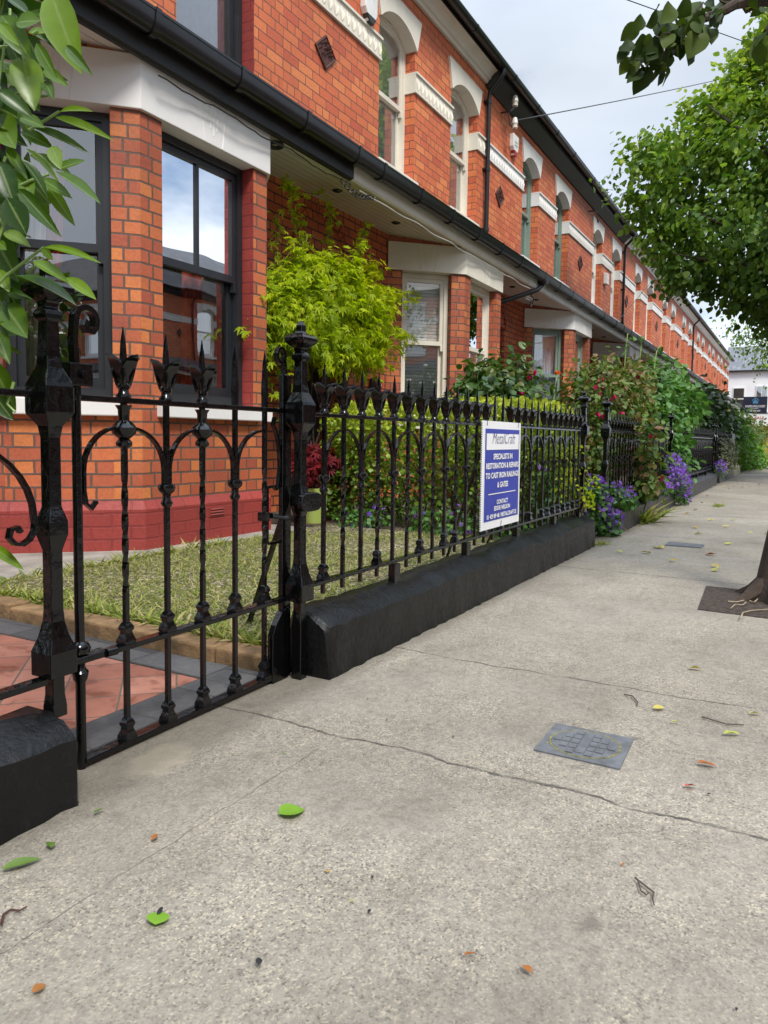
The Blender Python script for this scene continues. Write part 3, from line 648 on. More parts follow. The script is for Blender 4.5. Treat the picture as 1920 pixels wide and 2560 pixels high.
def tiles():
    m, t = NT('terracotta_path_tiles'); v = coords(t)
    mpn = N(t, 'ShaderNodeMapping'); mpn.inputs['Rotation'].default_value = (0, 0, R(45)); t.links.new(v, mpn.inputs[0])
    b = N(t, 'ShaderNodeTexBrick', {'Scale': 1.0, 'Mortar Size': .003, 'Mortar Smooth': .2, 'Brick Width': .15, 'Row Height': .15, 'Color1': (0, 0, 0, 1), 'Color2': (1, 1, 1, 1)}, offset=0.0)
    t.links.new(mpn.outputs[0], b.inputs['Vector'])
    c = ramp(t, b.outputs['Color'], [(0, (.27, .098, .062)), (.5, (.33, .130, .085)), (1, (.37, .162, .11))])
    dmp = noise(t, v, 9, 5, .65, .5)
    c = mixc(t, .75, c, ramp(t, dmp, [(.36, (.42, .36, .34)), (.47, (.95, .95, .95)), (.7, (1.2, 1.2, 1.2))]), 'MULTIPLY')
    c = mixc(t, b.outputs['Fac'], c, (.10, .085, .065))
    bsdf(t, c, ramp(t, dmp, [(.36, (.3,)*3), (.5, (.7,)*3)]), bump(t, b.outputs['Fac'], -.5, .004)); return m
M['tiles'] = tiles()
M['edge_tile'] = brick('grey_edging_tile', [(.085, .088, .09), (.11, .112, .115), (.07, .073, .076)], (.05, .048, .045), .2, .3, .005, stain=.4, bst=.3)
M['edge_brick'] = plain('mossy_edging_brick', (.20, .12, .055), .9, .45, 14, 50, .7, .008)
M['cast_cover'] = plain('grey_cast_iron_cover', (.115, .12, .128), .6, .25, 30, 140, .4, .003)
M['moss'] = plain('moss_and_dirt', (.17, .155, .06), .95, .5, 60, 120, .6, .004)

def struct(o, label=None): o['kind'] = 'structure'; return o
def slab(name, mat, x0, x1, y0, y1, z, t=.3): return struct(MB().box(x0, x1, y0, y1, z-t, z).build(name, mat))
struct(MB().quad((-400, -400, -.16), (600, -400, -.16), (600, 400, -.16), (-400, 400, -.16)).build('ground', M['soil']))
slab('road', M['asphalt'], -60, 120, -7.0, -1.62, -.125, .02)
slab('kerb', M['path_concrete'], -60, 57, -1.62, -1.46, .004, .3)
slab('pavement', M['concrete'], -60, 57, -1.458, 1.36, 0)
slab('opposite_pavement', M['concrete'], -60, 120, -9.2, -7.0, 0)
slab('garden_ground', M['soil'], 4.75, 54, 1.361, 4.2, .03)
slab('front_lawn', M['mulch'], 1.832, 4.749, 1.361, 3.16, .045)
slab('house_path', M['path_concrete'], 1.832, 4.749, 3.161, 4.2, .012)
slab('tiled_path', M['tiles'], -2, 1.595, 1.50, 4.18, .006)
slab('path', M['edge_tile'], -2, 1.595, 1.361, 1.499, .010)
slab('path', M['edge_tile'], 1.596, 1.729, 1.361, 4.18, .010)
for k in range(13):
    x = 1.732+random.uniform(-.006, .006); y = 1.37+k*.205
    MB().box(x, x+.096, y, y+.198, -.05, .062+random.uniform(-.006, .008)).build('edging_brick', M['edge_brick'], None, .008)
for i, o in enumerate([o for o in bpy.data.objects if o.name.startswith('edging_brick')]): tag(o, 'mossy brown brick in the low row edging the lawn beside the tiled path', 'brick', 'edging bricks along the tiled path')
# ------------------------------------------------------------------ the terrace
H = []
def house(x0, label, **k):
    h = thing('terraced_house', label, 'house', (x0, 0, 0), 'terrace of red brick houses'); make_house(h, **k); H.append(h); return h
h0 = house(.60, 'red brick house with dark grey windows, red painted plinth and black gutter, behind the gate', win='anthracite', eave='cream', fascia='black', red=True, wr=4.93, styles=('curtain_pair', 'curtain_white', 'none', 'none'), sill=False)
h1 = house(5.53, 'brick house with cream lintels, cream eaves and white slatted blinds, behind the lime green climber', win='cream', lintel='cream', eave='cream', fascia='cream')
h2 = house(10.33, 'brick house with sage green windows, net curtains and black eaves', win='sage', eave='black', fascia='white', styles=('curtain_pair', 'none', 'curtain_white', 'curtain_white'))
h3 = house(15.13, 'brick house with white tilted-open upper windows and the far half of the black eaves', eave='black', fascia='white', styles=('blind', 'none', 'blind', 'blind'))
h4 = house(19.93, 'brick house just past the second downpipe, white cornice, plain white windows', near=False, styles=('blind', 'curtain_white', 'blind', 'blind'))
downpipe(h1, 4.80); downpipe(h3, 4.80)
for k in range(6):
    c = copy_tree(h4, None, ('room',) if k > 1 else ()); c.location.x = 19.93+4.8*(k+1); H.append(c)
    c['label'] = ['second brick house past the second downpipe, above the big green climber', 'third brick house past the second downpipe, with a black downpipe on its far side', 'brick house directly beyond the third black downpipe', 'second brick house beyond the third downpipe', 'last house but one in the brick terrace', 'last house of the brick terrace, next to the white building'][k]
    if k == 1: downpipe(c, 4.80)
end = H[-1]; ex = 4.8+.001
MB().prism([(ex, YW, -.1), (ex, YW+7.2, -.1), (ex, YW+7.2, 6.03), (ex, YW+3.6, 8.55), (ex, YW, 6.03)], (.12, 0, 0)).build('gable_wall', M['brick_up'], end)
# houses over the road, seen as reflections in the panes
for k, x in enumerate((16.0, 20.8, 25.6, 30.4, 35.2, 11.2, 6.4, 1.6, -3.2, -8.0, -12.8, -17.6, -22.4)):
    c = copy_tree(h3 if k else h1, None, ('room',)); c.location = (x, -8.3, 0); c.rotation_euler = (0, 0, math.pi); c['group'] = 'brick houses across the road'
    c['label'] = 'brick house with white arched windows across the road, reflected in the bay window panes'
    if k == 0: c['label'] = 'brick house with cream eaves and blinds across the road, mirrored in the bay window'

# what stands behind the near bay windows
c7 = .70710678
Tl = frame_T((.60+BX0-.67, YW), c7, -c7); Tf = frame_T((.60+BX0, YB), 1, 0)
def hang(name, T, s0, s1, d, z0, z1, mat, label, s0b=None, s1b=None):
    s0b = s0 if s0b is None else s0b; s1b = s1 if s1b is None else s1b; m = MB(T); k = 22
    top = [(s0+(s1-s0)*i/k, d+.016*math.sin(i*1.7), z1) for i in range(k+1)]; bot = [(s0b+(s1b-s0b)*i/k, d+.02*math.sin(i*1.7+.4), z0) for i in range(k+1)]
    mid = [((a[0]+b[0])/2, d+.02*math.sin(i*1.7+.2), (z0+z1)/2) for i, (a, b) in enumerate(zip(top, bot))]
    m.add(bot+mid+top, [(r*(k+1)+i, r*(k+1)+i+1, (r+1)*(k+1)+i+1, (r+1)*(k+1)+i) for r in (0, 1) for i in range(k)], True)
    return tag(m.build(name, mat), label, 'curtain')
hang('curtain', Tl, .23, .42, .26, .98, 2.6, M['curtain_cream'], 'pale gathered curtain at the angled dark bay window beside the camera', .23, .33)
hang('curtain', Tl, .40, .50, .29, .98, 2.6, M['curtain_red'], 'narrow strip of orange red curtain at the angled bay window', .34, .44)
hang('curtain', Tf, .62, .79, .26, .98, 2.6, M['curtain_red'], 'orange red drape at the right of the front dark bay window', .60, .78)
hang('curtain', Tf, .77, .86, .22, .98, 2.6, M['curtain_cream'], 'thin pale curtain edge beside the orange red drape', .77, .86)
g = thing('gnome_ornament', 'small bearded gnome ornament with grey hat on the front bay window sill', 'ornament', Tf(.47, .30, .945))
MB().lathe([(.05, 0), (.055, .03), (.045, .09), (0, .10)], n=12).build('body', M['curtain_white'], g)
MB().lathe([(.044, .075), (.042, .10), (.026, .17), (.008, .25), (0, .262)], n=12).build('hat', plain('grey_felt', (.25, .25, .26), .9), g)
MB().loft([[(x*.05*w_, -.035-.02*(1-t_), .10-t_*.09) for x in (-1, -.4, .4, 1)] for t_, w_ in ((0, .7), (.5, .9), (1, .25))], False).build('beard', M['plastic_white'], g)
MB().lathe([(0, -.012), (.009, -.008), (.012, 0), (.009, .008), (0, .012)], (0, -.055, .10), 8).build('nose', plain('pink_felt', (.55, .3, .2), .8), g)
g = thing('security_camera', 'white indoor security camera with black face on the angled bay window sill', 'camera', Tl(.30, .2, .945)); g.rotation_euler = (0, 0, R(-45))
MB().box(-.03, .03, -.012, .03, .055, .125).build('housing', M['plastic_white'], g, .012)
MB().box(-.023, .023, -.017, -.0125, .063, .118).build('face', M['dark_fitting'], g, .002)
MB().lathe([(.03, 0), (.03, .006), (.008, .01), (.008, .055), (0, .056)], n=12).build('stand', M['plastic_white'], g)

# fittings on the fronts
def alarm(name, px, py, Yf, w_, h_, lab, low=None, txt=False):
    p = at_y(px, py, Yf); a = thing(name, lab, 'alarm box', (p[0], YW, p[2]))
    pts = [(-w_/2, h_/2), (w_/2, h_/2), (w_/2, -h_*.1), (w_*.18, -h_/2), (-w_*.18, -h_/2), (-w_/2, -h_*.1)]
    MB().prism([(x, -.075, z) for x, z in pts], (0, .075, 0)).build('housing', M['plastic_white'], a, .012)
    if low: MB().prism([(x*1.02, -.079, z) for x, z in ((-w_*.36, -h_*.28), (w_*.36, -h_*.28), (w_*.16, -h_*.51), (-w_*.16, -h_*.51))], (0, .07, 0)).build('strobe_lens', low, a, .003)
    if txt:
        for k_ in range(2): MB().box(-w_*.25, w_*.25, -.0775, -.0755, h_*(.12-.16*k_), h_*(.15-.16*k_)).build('print_line', M['dark_fitting'], a)
    return a
alarm('alarm_box', 925, 22, 4.13, .25, .30, 'white alarm box with black lens beside the arched window of the cream house', M['dark_fitting'])
alarm('alarm_box', 1287, 365, 4.13, .24, .32, 'white alarm box with red lens beside the first sage green arched window', M['plastic_red'], True)
p = at_y(1515, 698, 4.14); a = thing('sensor_box', 'small plain white box on the brick between two tilted-open windows', 'box', (p[0], YW, p[2]))
MB().box(-.11, .11, -.09, 0, -.13, .13).build('housing', M['plastic_white'], a, .015); MB().box(-.07, .07, -.094, -.0905, -.02, .05).build('cover_plate', M['white'], a, .002)
p = at_y(1275, 285, 4.05); a = thing('insulator_bracket', 'iron bracket with two cream porcelain insulators under the black eaves', 'insulator', (p[0], YW, p[2]))
MB().tube([(-.05, 0, .02), (-.05, -.16, .02), (.02, -.2, .1)], .012, 6).tube([(-.05, -.12, .02), (-.03, -.15, -.18), (.03, -.2, -.22)], .012, 6).build('bracket', M['dark_fitting'], a)
for dx, dz in ((.02, .10), (.03, -.22)): MB().lathe([(.02, 0), (.045, .01), (.04, .06), (.05, .075), (.04, .13), (.03, .16), (0, .165)], (dx, -.2, dz), 12).build('insulator', M['porcelain'], a)
ins = Vector((p[0]+.03, YW-.2, p[2]-.1))
p = at_y(1484, 540, 4.1); a = thing('wall_hook', 'black iron hook hanging under the far end of the black eaves', 'hook', (p[0], YW, p[2]))
MB().tube([(-.1, 0, .08), (-.1, -.14, .08), (.05, -.14, .08)], .014, 5).tube([(.0, -.14, .08), (.0, -.16, -.08), (.03, -.17, -.14), (.07, -.17, -.14), (.09, -.17, -.07)], .012, 5).build('bracket', M['dark_fitting'], a)
def wire(name, pts, r, lab, sag=.0, n=14):
    a, b = Vector(pts[0]), Vector(pts[1])
    q = [a.lerp(b, i/n)-Vector((0, 0, sag*4*(i/n)*(1-i/n))) for i in range(n+1)]
    return tag(MB().tube(q, r, 4).build(name, M['dark_fitting']), lab, 'cable')
wire('overhead_wire', (ins, at_d(1990, 152, 24)), .009, 'overhead wire running from the insulator bracket across the sky to the tree', .06)
wire('overhead_wire', (at_d(1480, -32, 12), at_d(1960, 140, 16)), .010, 'overhead wire crossing the top of the sky behind the overhanging branch', .0)
wire('overhead_wire', (at_d(1850, 15, 14), at_d(1990, 105, 16)), .009, 'short stretch of overhead wire at the top right behind the branch', .0)
wire('overhead_wire', (at_y(1552, 795, 4.05), at_d(1725, 590, 24)), .010, 'thin wire slanting across the brick fronts of the far houses', .0)
# cables and light string under the veranda gutters
def cable(lab, xs, y, zf_, r, mat, cat='cable', name='cable'):
    return tag(MB().tube([(x, y+.01*math.sin(x*9), zf_(x)) for x in xs], r, 5).build(name, mat), lab, cat)
cable('black cable sagging under the black gutter of the near house', np.arange(3.3, 5.5, .07), 3.425, lambda x: 2.868-.018*abs(math.sin(x*4.1))-.004*math.sin(x*31), .005, M['dark_fitting'])
cable('white cable clipped under the cream fascia of the house with blinds', np.arange(5.65, 10.3, .08), 3.43, lambda x: 2.868-.012*abs(math.sin(x*3.3)), .006, M['plastic_white'])
m = MB(); q = [(5.34+.012*i, 3.42+.025*math.sin(i*1.3), 2.86-.05*math.sin(min(1, i/40)*3.14)+.018*math.cos(i*1.3)) for i in range(46)]
tag(m.tube(q, .006, 5).build('cable_tangle', M['dark_fitting']), 'tangled loops of black cable where the black fascia meets the cream one', 'cable')
tag(MB().tube([(4.60+.055*math.cos(a), 3.55+.055*math.sin(a), 2.915) for a in np.linspace(0, 6.28, 15)], .016, 6).build('ring_lamp', M['dark_fitting']), 'black ring lamp fixed under the soffit next to the near bay', 'lamp')
o = thing('gutter_outlet', 'black waste pipe slanting from the veranda gutter back to the wall between two bays', 'pipe', (0, 0, 0))
MB().tube([(10.72, 3.38, 3.1), (10.72, 3.38, 2.98), (10.62, 3.42, 2.90), (9.95, 3.80, 2.62), (9.9, 4.1, 2.58)], .034, 9).build('pipe', M['black_pvc'], o)
MB().box(10.66, 10.78, 3.30, 3.44, 2.99, 3.06).build('hopper', M['black_pvc'], o, .01)
MB().tube([(10.5, 3.5, 2.86), (10.55, 3.45, 2.76), (10.6, 3.48, 2.70), (10.56, 3.5, 2.66), (10.5, 3.48, 2.72)], .008, 5).build('loose_wire', M['dark_fitting'], o)
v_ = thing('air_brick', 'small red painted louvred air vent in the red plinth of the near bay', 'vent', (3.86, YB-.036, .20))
MB().box(-.075, .075, -.006, .0, -.035, .035).build('frame', M['red_paint'], v_, .002)
MB().box(-.065, .065, -.0065, -.003, -.028, .028).build('vent_shade', M['dark_fitting'], v_)  # dark plate set in for the shade behind the louvres
for k in range(3): MB().prism([(-.066, -.012, -.022+k*.019), (-.066, -.004, -.008+k*.019), (-.066, -.004, -.012+k*.019)], (.132, 0, 0)).build('louvre', M['red_paint'], v_)
o = thing('number_lamp', 'round black wall lantern on the porch wall below the lime climber', 'lamp', (7.15, YW-.06, 1.30))
MB().lathe([(0, -.09), (.06, -.075), (.075, 0), (.06, .075), (0, .09)], n=14).build('lantern', M['dark_fitting'], o); MB().lathe([(.02, -.03), (.045, 0), (.02, .03)], (-.03, -.055, 0), 10).build('lens', M['glass'], o)

# ------------------------------------------------------------------ railings
IR = M['iron']; YR = 1.27
def bar_mb(kind, z0=.262, z1=.782, hw=.0057, knob=False, gate=False):
    m = MB()
    if kind == 'twist':
        za, zb = .36, .63; zs = [(z0, 0), (za, 0)]+[(za+(zb-za)*i/30, 360*i/30*1.25) for i in range(1, 30)]+[(zb, 450), (z1, 450)]
        m.loft([[(hw*1.414*math.cos(R(45+a+90*k)), hw*1.414*math.sin(R(45+a+90*k)), z) for k in range(4)] for z, a in zs], True, False)
    else:
        m.sq([(hw, z0), (hw, z1)]); m.lathe([(.007, .545), (.013, .552), (.0145, .558), (.010, .566), (.010, .578), (.019, .586), (.021, .594), (.019, .602), (.008, .606)], n=10)
    if knob:
        for zz in ((.245, .022) if gate else (.279,)): m.sq([(.0155, zz), (.0155, zz+.007), (.0102, zz+.022), (.0095, zz+.028), (.0122, zz+.032), (.0122, zz+.038), (.0078, zz+.047), (.0055, zz+.05)])
    if gate and kind == 'twist' and gate > 1:
        m.lathe([(.008, .688), (.017, .694), (.018, .702), (.012, .71), (.026, .722), (.028, .735), (.020, .746), (.012, .752), (.013, .775), (.019, .785)], n=10)
    return m
def finial_parts(bar, leaf=True, tip=.945, zc=.79):
    m = MB(); m.sq([(.0066, zc), (.0066, tip-.13), (.0072, tip-.115), (.0066, tip-.09), (.0042, tip-.035), (.0006, tip)])
    f = m.build('spike', IR, bar)
    if leaf:
        m = MB().lathe([(.0165, zc), (.017, zc+.006), (.0115, zc+.013), (.011, zc+.02), (.015, zc+.024), (.015, zc+.031), (.010, zc+.036)], n=10)
        for ax in ((1, 0), (-1, 0), (0, 1), (0, -1)):
            P_ = [(.008, zc+.028), (.011, zc+.050), (.016, zc+.068), (.024, zc+.082), (.034, zc+.090), (.046, zc+.093)]
            side = (-ax[1], ax[0], 0)
            m.strip([(ax[0]*a, ax[1]*a, z) for a, z in P_], [.024, .036, .038, .031, .018, .002], .006, side)
        m.build('leaf_cup', IR, bar)
    return f
def arch_mb(x0, x1, top, foot, foot1=None):
    cx = (x0+x1)/2; r = (x1-x0)/2-.008; zc = top-.11; foot1 = foot if foot1 is None else foot1
    pts = [(cx-r, 0, foot), (cx-r, 0, zc-.02)]+[(cx+r*math.cos(R(180-a)), 0, zc+.11*math.sin(R(a))) for a in range(0, 181, 12)]+[(cx+r, 0, zc-.02), (cx+r, 0, foot1)]
    return MB().strip(pts, .011, .0065, (0, 1, 0))
PROTO = {}
def railing(label, x0, n, sp=.1122, y=YR, leafless=(), knobs=None, feet=(), rail_to=None, rail_from=None, group='iron railings along the terrace', stays=()):
    root = thing('iron_railing', label, 'railing', (0, y, 0), group)
    xe = x0+sp*(n-1); a = rail_from if rail_from else x0-.09; b = rail_to if rail_to else xe+.09
    MB().box(a, b, -.0085, .0085, .781, .793).build('top_rail', IR, root, .002)
    MB().box(a, b, -.013, .013, .267, .279).build('bottom_rail', IR, root, .002)
    for i in range(n):
        kind = 'twist' if i % 2 else 'collar'; kn = (knobs is None) or (i in knobs); key = (kind, kn, i in leafless)
        if key not in PROTO:
            bo = bar_mb(kind, .235, knob=kn).build('bar', IR, root); finial_parts(bo, i not in leafless); PROTO[key] = bo
        else: bo = copy_tree(PROTO[key], root)
        bo.location = (x0+sp*i, 0, 0)
    for i in range(0, n-2, 2):
        k = 'arch%.3f' % sp
        if k not in PROTO: PROTO[k] = ao = arch_mb(0, 2*sp, .745, .60).build('arch', IR, root)
        else: ao = PROTO[k].copy(); COL.objects.link(ao); ao.parent = root
        ao.location = (x0+sp*i, 0, 0)
    for fx in feet: MB().box(fx-.022, fx+.022, -.014, .014, .18, .262).build('foot', IR, root, .002)
    for (p0, p1) in stays: MB().strip([p0, p1], .020, .010, (1, 0, 0)).build('stay', IR, root)
    return root
rail1 = railing('glossy black railing on the long black plinth, with the blue sign tied to it', 1.893, 28, leafless=(13, 14, 19), knobs=(0, 3, 6, 8, 9, 12, 14, 16, 18, 20, 21, 22, 23, 24, 25, 26, 27), feet=(2.36, 3.03, 3.70, 4.375, 4.96), rail_from=1.79, rail_to=5.03,
        stays=(((1.84, .012, .757), (2.08, .455, .02)), ((3.2, .012, .66), (3.64, .37, .06)), ((4.2, .012, .757), (4.4, .45, .02))))
rail2 = railing('black railing half hidden by fuchsia and purple flowers, beyond the open gateway', 5.78, 28, sp=.1118, feet=(6.2, 7.2, 8.3), rail_from=5.66, rail_to=8.95)
rail3 = railing('black railing standing clear between the climbing vine and the grey bush', 9.98, 34, sp=.1122, feet=(10.4, 11.6, 12.8), rail_from=9.85, rail_to=13.8)
rail4 = railing('farthest black railing, behind the small grey leaved bush', 14.5, 24, sp=.1122, rail_from=14.3, rail_to=17.3, feet=(15, 16.5))

def post(label, x, y, zb=0.0, half=.0138, shield=False, block=True, top=1.055, group='iron gate posts'):
    p = thing('gate_post', label, 'gate post', (x, y, 0), group); h = half
    m = MB().sq([(h*1.2, zb), (h*1.2, .17), (h, .195), (h, .232), (h*2.25, .236), (h*2.25, .285), (h*1.6, .312), (h*1.12, .345), (h, .37), (h, .488), (h*1.6, .52), (h*1.6, .545), (h, .575), (h, .712), (h*1.25, .735), (h*2.3, .758), (h*2.35, .762), (h*2.35, .812), (h*2.2, .82), (h*1.35, .848), (h*1.15, .87), (h*1.0, .94)])
    m.build('shaft', IR, p, .0025)
    m = MB().sq([(h*1.0, .938), (h*1.35, .943), (h*1.45, .951), (h*1.35, .959), (h*1.0, .963), (h*1.1, .975), (h*2.2, .988), (h*2.55, .996), (h*2.55, 1.004), (h*2.2, 1.011), (h*1.0, 1.019), (h*.8, 1.024), (h*.8, top-.014), (h*.35, top-.002), (.001, top)])
    m.build('cap', IR, p, .0025)
    if shield:
        MB().prism([(x_, -h-.026, z) for x_, z in [(.05*math.copysign(abs(math.cos(a))**.55, math.cos(a))+.006, .53+.028*math.copysign(abs(math.sin(a))**.6, math.sin(a))) for a in np.linspace(0, 6.283, 25)[:-1]]], (0, .018, 0)).build('shield_plate', IR, p, .003)
        MB().prism([(-h-.075, .03, 0.0), (-h-.075, .03, .14), (-h-.06, .03, .17), (-h-.03, .03, .205), (-h, .03, .215), (-h, .03, 0)], (0, .02, 0)).build('stop_plate', IR, p, .002)
    return p
post('black gate post nearest the camera, in front of the broad green leaves', .955, 1.29, zb=.15)
post('black gate post with oval plate at the latch side of the gate', 1.772, 1.272, shield=True)
post('black post at the far end of the long plinth', 5.03, YR)
post('black post with purple flowers at its foot, far side of the open gateway', 5.70, YR)
post('black post at the end of the flower covered railing', 8.95, YR, zb=.2)
post('one of a pair of far posts by the grey leaved bush', 13.85, YR, zb=.2); post('second of the pair of far posts by the grey leaved bush', 14.25, YR, zb=.2)
wp = post('white painted iron post at the end of the black railings', 17.75, YR, zb=.2)
for c in kids(wp): c.data.materials.clear(); c.data.materials.append(M['iron_white'])
rw = thing('iron_railing', 'short white iron panel beside the white post', 'railing', (17.8, YR, 0), 'white railings')
MB().box(0, .9, -.01, .01, .775, .793).box(0, .9, -.01, .01, .27, .285).build('rails', M['iron_white'], rw)
for k in range(8): b = MB().sq([(.014, .27), (.014, .85), (.002, .92)]).build('bar', M['iron_white'], rw); b.location.x = .07+.11*k

# the railing that runs out of the picture on the left
rl = thing('iron_railing', 'stub of black railing with a curled scroll left of the nearest gate post', 'railing', (0, 1.29, 0), 'iron railings along the terrace')
MB().box(-.6, .93, -.0085, .0085, .789, .802).build('top_rail', IR, rl, .002); MB().box(-.6, .93, -.013, .013, .221, .235).build('bottom_rail', IR, rl, .002)
sc = [(.70+.215*math.sin(R(a)), 0, .555+.165*math.cos(R(a))) for a in range(-60, 100, 10)]+[(.917, 0, .545), (.915, 0, .53), (.905, 0, .515), (.89, 0, .507), (.873, 0, .51), (.862, 0, .523), (.866, 0, .538), (.88, 0, .541), (.886, 0, .531)]
MB().strip(sc, .014, .0075, (0, 1, 0)).build('arch', IR, rl)
for x in (.40, .55, .70): b = bar_mb('twist' if x != .55 else 'collar', .22, knob=True).build('bar', IR, rl); b.location.x = x; finial_parts(b, True)

# gate
g = thing('iron_gate', 'closed black iron garden gate with five upright bars between the two nearest posts', 'gate', (0, 1.318, 0))
gx = (1.163, 1.290, 1.412, 1.537, 1.663)
MB().box(1.02, 1.78, -.0085, .0085, .789, .802).build('top_rail', IR, g, .002)
MB().box(1.03, 1.78, -.014, .014, .232, .2445).build('middle_rail', IR, g, .002)
MB().box(1.04, 1.78, -.014, .014, .010, .0225).build('bottom_rail', IR, g, .002)
for i, x in enumerate(gx):
    tw = i % 2 == 0
    b = bar_mb('twist' if tw else 'collar', .012, .79, .0055, knob=True, gate=2 if i in (0, 2) else 1).build('bar', IR, g); b.location.x = x
    finial_parts(b, i < 3, .958, .80)
m = MB().lathe([(.010, .0), (.0105, .01), (.0105, .19), (.015, .197), (.018, .212), (.0105, .222), (.0105, .25), (.020, .254), (.023, .264), (.018, .274), (.0102, .279), (.0098, .80)], (1.038, 0, 0), 12)
st = m.build('hinge_stile', IR, g)
sp = [(1.038, 0, .80), (1.036, 0, .86), (1.032, 0, .92), (1.036, 0, .955)]+[(1.062-.026*math.cos(R(a)), 0, .958+.026*math.sin(R(a))) for a in range(15, 190, 20)]+[(1.086, 0, .945), (1.078, 0, .935), (1.066, 0, .936), (1.060, 0, .947), (1.066, 0, .957)]
MB().strip(sp, .018, .012, (0, 1, 0)).build('scroll', IR, st)
MB().box(1.008, 1.066, -.022, .008, .818, .866).build('hinge_block', IR, st, .003)
MB().tube([(1.037, -.02, .842), (1.037, -.030, .842)], [.011, .007], 7).build('bolt', IR, st)
MB().box(.97, 1.10, -.022, .012, .236, .250).tube([(1.09, -.02, .243), (1.115, -.022, .243)], .010, 8).build('hinge_strap', IR, st, .003)
MB().box(1.738, 1.780, -.008, .008, .0, .90).build('latch_stile', IR, g, .002)
MB().strip([(1.745, -.006, .90), (1.744, -.006, .93)]+[(1.726+.018*math.cos(R(a)), -.006, .952+.022*math.sin(R(a))) for a in range(-30, 300, 22)], .016, .007, (0, 1, 0)).build('scroll', IR, g)
# gate arches: left half from the hinge stile, two spans, right half
MB().strip([(1.085, 0, .575), (1.072, 0, .56), (1.058, 0, .572), (1.053, 0, .60)]+[(1.148-.095*math.cos(R(a)), 0, .64+.095*math.sin(R(a))) for a in range(0, 91, 10)], .012, .007, (0, 1, 0)).build('arch', IR, g)
for xa, xb, f0, f1 in ((gx[0], gx[1], None, .60), (gx[1], gx[2], .60, None), (gx[2], gx[3], None, .60), (gx[3], gx[4], .60, None)):
    top = xa if f0 is None else xb; low = xb if f0 is None else xa; s_ = 1 if low > top else -1; d_ = abs(low-top)-.008
    MB().strip([(top+s_*(.012+(d_-.012)*math.sin(R(a))), 0, .735-.10*(1-math.cos(R(a)))) for a in range(0, 91, 10)]+[(low-s_*.008, 0, .60)], .012, .007, (0, 1, 0)).build('arch', IR, g)
MB().strip([(gx[4]+.045, 0, .775)]+[(gx[4]+.02+.05*math.sin(R(a)), 0, .63+.13*math.cos(R(a))) for a in range(20, 100, 10)]+[(1.728, 0, .60), (1.725, 0, .575), (1.715, 0, .566), (1.706, 0, .575)], .012, .006, (0, 1, 0)).build('arch', IR, g)
la = MB().box(1.655, 1.675, -.012, .02, .478, .505).box(1.675, 1.705, .0, .014, .482, .50).build('latch', IR, g, .004)
MB().strip([(1.752, .01, .575), (1.69, .012, .575), (1.685, .012, .57), (1.685, .012, .415), (1.69, .012, .41), (1.752, .01, .41)], .016, .007, (0, 1, 0)).build('latch_bracket', IR, la)
MB().tube([(1.70, 0, .49), (1.735, -.03, .482)], [.008, .006], 8).build('latch_handle', IR, la)

# plinth walls under the railings
def plinth(name, label, x0, x1, mat, h=(.168, .19), back=1.36, f=1.181, rough=.005, grp='low plinth walls under the railings', round_end=True):
    n = max(8, int((x1-x0)/.045)); rings = []
    def ring(x, t, ins=0.0, j=1.0):
        a = h[0]+(h[1]-h[0])*t; q = lambda s: random.uniform(-s, s)*rough*j; chip = (rough*2.2 if random.random() < .12 else 0)
        wv = .004*math.sin(x*7.3)+.003*math.sin(x*17+1)
        return [(x, back, -.02), (x, back-ins, a*.6), (x+q(1), back-.03-ins, a+.030+wv-ins*.5+q(.7)), (x+q(1), f+.085, a+.036+wv-ins*.6+q(.8)), (x+q(1), f+.045+ins*.3, a+.019+wv-ins*.7+q(.8)), (x+q(.6), f+.012+ins*.5+chip, a+.001+wv-ins*.8+q(.6)-chip*.5), (x+q(.6), f+.003+ins*.7+q(.4), a-.008+wv-ins*.9+q(.6)-chip), (x, f+.003+ins*.4+q(.7), a*.55), (x, f+ins*.2+q(1.2), .004), (x, f-.002, -.02)]
    rings.append(ring(x0, 0, .022)); rings.append(ring(x0+.012, 0, .004))
    for i in range(1, n): rings.append(ring(x0+(x1-x0)*i/n, i/n))
    rings.append(ring(x1-.012, 1, .004)); rings.append(ring(x1, 1, .022))
    o = MB().loft(rings, True, True).build(name, mat)
    try: o.data.set_sharp_from_angle(angle=R(27))
    except Exception: pass
    return tag(o, label, 'plinth wall', grp)
plinth('plinth_wall', 'black painted plinth at the left edge, nearest to the camera', -1.2, .935, M['plinth'], (.16, .145), f=1.186, rough=.008)
plinth('plinth_wall', 'long black painted plinth under the railing with the blue sign', 1.80, 5.10, M['plinth'], (.160, .185))
plinth('plinth_wall', 'worn black plinth with a purple flower cushion at each end', 5.93, 8.92, M['plinth_worn'], (.17, .17))
plinth('plinth_wall', 'plain dark plinth under the railing beyond the vine', 9.90, 13.80, M['plinth_worn'], (.17, .17))
plinth('plinth_wall', 'far dark plinth below the grey leaved bush', 14.3, 17.4, M['plinth_worn'], (.17, .17))
plinth('plinth_wall', 'bare stone plinth under the white iron post', 17.5, 19.6, M['plinth_stone'], (.18, .18))
plinth('plinth_wall', 'white painted plinth far along by the yellow reeds', 24.5, 32, M['white_render'], (.2, .2))

